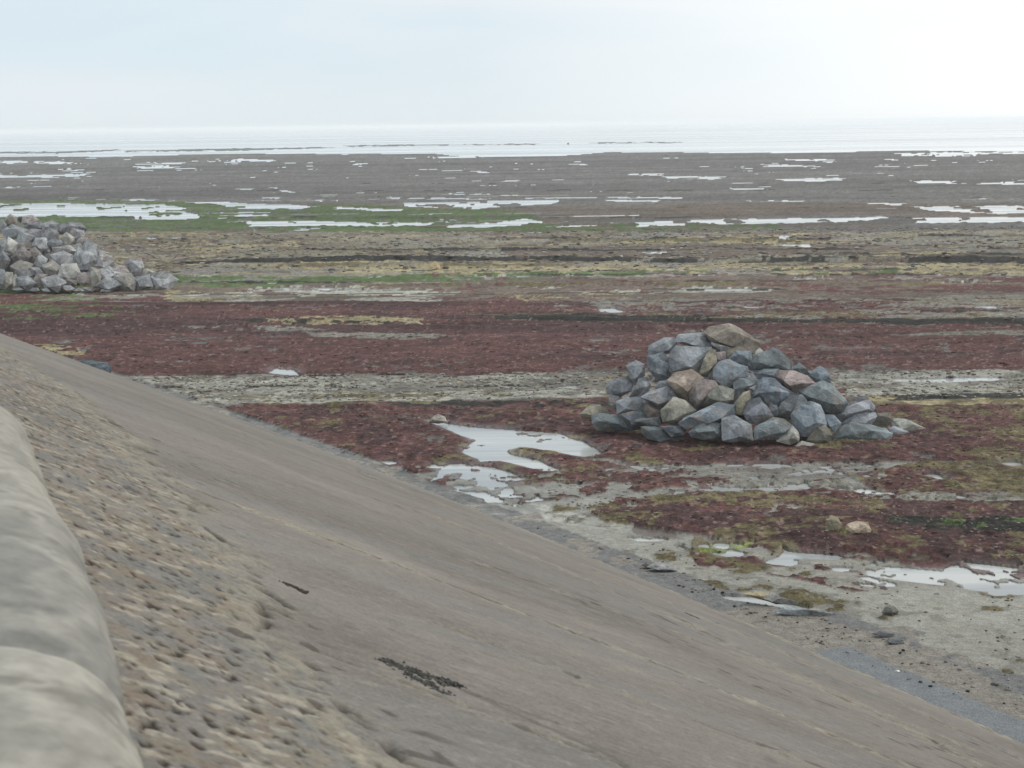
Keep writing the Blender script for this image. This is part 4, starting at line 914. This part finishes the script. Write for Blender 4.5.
# countless small bits: cobbles on the far rock flat, weed scraps and pebbles on the sand
def scatter(name, n, region, size, cols, flat=.6, seed=0, zoff=0.0, power=1.0):
    rnd = np.random.default_rng(seed)
    t = (1 + 5 ** .5) / 2
    ico = np.array([(-1, t, 0), (1, t, 0), (-1, -t, 0), (1, -t, 0), (0, -1, t), (0, 1, t), (0, -1, -t), (0, 1, -t), (t, 0, -1), (t, 0, 1), (-t, 0, -1), (-t, 0, 1)]) / 1.9
    fa = np.array([(0, 11, 5), (0, 5, 1), (0, 1, 7), (0, 7, 10), (0, 10, 11), (1, 5, 9), (5, 11, 4), (11, 10, 2), (10, 7, 6), (7, 1, 8), (3, 9, 4), (3, 4, 2), (3, 2, 6), (3, 6, 8), (3, 8, 9), (4, 9, 5), (2, 4, 11), (6, 2, 10), (8, 6, 7), (9, 8, 1)])
    P = np.array([g2(p) for p in region]); lo, hi = P.min(0), P.max(0); pts = []
    while len(pts) < n:
        q = lo + rnd.random(2) * (hi - lo); ins = False
        for i in range(len(P)):
            a, b = P[i], P[(i + 1) % len(P)]
            if (a[1] > q[1]) != (b[1] > q[1]) and q[0] < (b[0] - a[0]) * (q[1] - a[1]) / (b[1] - a[1]) + a[0]: ins = not ins
        if not ins: continue
        if wall_sw(q[0], q[1])[1] > -.1: continue
        if vnoise(np.array([q[0] / 1.3]), np.array([q[1] / 1.6]), seed)[0] < rnd.random() * power: continue
        pts.append(q)
    pts = np.array(pts); k = len(pts)
    ri = np.clip(np.searchsorted(Yr, pts[:, 1]), 0, len(Yr) - 1); ci = np.clip(np.searchsorted(u, pts[:, 0] / pts[:, 1]), 0, len(u) - 1)
    z = hgt[ri, ci]
    s = size[0] + (size[1] - size[0]) * rnd.random(k) ** 2.2
    sc = np.stack([s * rnd.uniform(.8, 1.6, k), s * rnd.uniform(.7, 1.2, k), s * flat * rnd.uniform(.7, 1.3, k)], -1)
    a = rnd.random(k) * 6.28
    v = ico[None] * sc[:, None] * rnd.uniform(.75, 1.25, (k, 12, 1))
    x = v[..., 0] * np.cos(a)[:, None] - v[..., 1] * np.sin(a)[:, None]; y = v[..., 0] * np.sin(a)[:, None] + v[..., 1] * np.cos(a)[:, None]
    V = np.stack([x + pts[:, 0, None], y + pts[:, 1, None], v[..., 2] + (z + s * flat * .35 + zoff)[:, None]], -1).reshape(-1, 3)
    Fc = (fa[None] + (np.arange(k) * 12)[:, None, None]).reshape(-1, 3)
    cc = np.array([ALB[c_] for c_ in cols])[rnd.integers(0, len(cols), k)] * rnd.uniform(.85, 1.6, (k, 1))
    o = link(name, soup_mesh(name, V, Fc, np.repeat(cc, 12, 0)), BITS); tag(o, kind='stuff')
    return o
tag(scatter('cobbles', 4500, [(-60, 240), (640, 231), (1100, 228), (1100, 275), (640, 274), (-60, 275)], (.04, .17), ['tan', 'tan', 'grey', 'brown', 'far', 'pale'], .35, 11), 'loose tan cobbles strewn over the far rock flat', 'cobbles')
tag(scatter('bedrock_rubble', 2600, [(120, 380), (640, 375), (1100, 373), (1100, 402), (640, 400), (120, 408)], (.015, .07), ['pale', 'grey', 'grey', 'mud', 'brown'], .5, 12), 'pale rubble on the bedded rock between the weed spreads', 'rubble')
tag(scatter('weed_scraps', 450, [(640, 545), (780, 555), (1100, 590), (1100, 760), (900, 690), (640, 572)], (.006, .03), ['red', 'olive', 'brown', 'red', 'mud'], .5, 13), 'dark scraps of weed strewn over the pale sand', 'weed scraps')
tag(scatter('weed_tufts', 5000, [(-60, 304), (1100, 297), (1100, 377), (-60, 390)], (.015, .065), ['red'], .25, 14, power=.6), 'tufts of red weed covering the far rock platform', 'seaweed')
tag(scatter('weed_tufts', 4500, [(150, 408), (1100, 408), (1100, 465), (440, 468), (200, 440)], (.012, .045), ['red', 'red', 'brown'], .25, 15, power=.6), 'tufts of red weed around the foot of the right heap', 'seaweed')
tag(scatter('weed_tufts', 2500, [(470, 468), (640, 468), (850, 470), (1100, 464), (1100, 580), (780, 552), (620, 530), (560, 500)], (.010, .04), ['red', 'olive', 'brown', 'grey'], .22, 16, power=1.1), 'mixed red and olive weed tufts on the grey sand', 'seaweed')
tag(scatter('shingle', 260, [(440, 495), (640, 560), (760, 598), (1100, 720), (1100, 790), (900, 705), (640, 580), (430, 500)], (.008, .03), ['gravel', 'dark', 'grey', 'mud'], .6, 17), 'dark wet shingle in the gully along the toe of the sea wall', 'shingle')

# white pebble by the toe
free_rock([(893, 673), (895, 670), (899, 670), (902, 673), (899, 675)], 'pebble', 'single bright white pebble at the lower toe of the sea wall', 'pebble', (.75, .74, .7), 48, .7)

# ------------------------------------------------------------------ sea air
bm = bmesh.new(); bmesh.ops.create_cube(bm, size=1.0)
for v in bm.verts: v.co = Vector((v.co.x * 40000, 14900 + v.co.y * 32000, 3.45 + v.co.z * 10.5))
me = bpy.data.meshes.new('haze'); bm.to_mesh(me); bm.free()
hm = bpy.data.materials.new('sea_haze'); hm.use_nodes = True; hn = hm.node_tree
for n in list(hn.nodes): hn.nodes.remove(n)
ho = hn.nodes.new('ShaderNodeOutputMaterial'); pv = hn.nodes.new('ShaderNodeVolumePrincipled')
pv.inputs['Color'].default_value = (.98, .99, 1.0, 1); pv.inputs['Density'].default_value = 0.0004; pv.inputs['Anisotropy'].default_value = 0.2
hn.links.new(pv.outputs[0], ho.inputs['Volume'])
haze = link('haze', me, hm); tag(haze, kind='stuff')
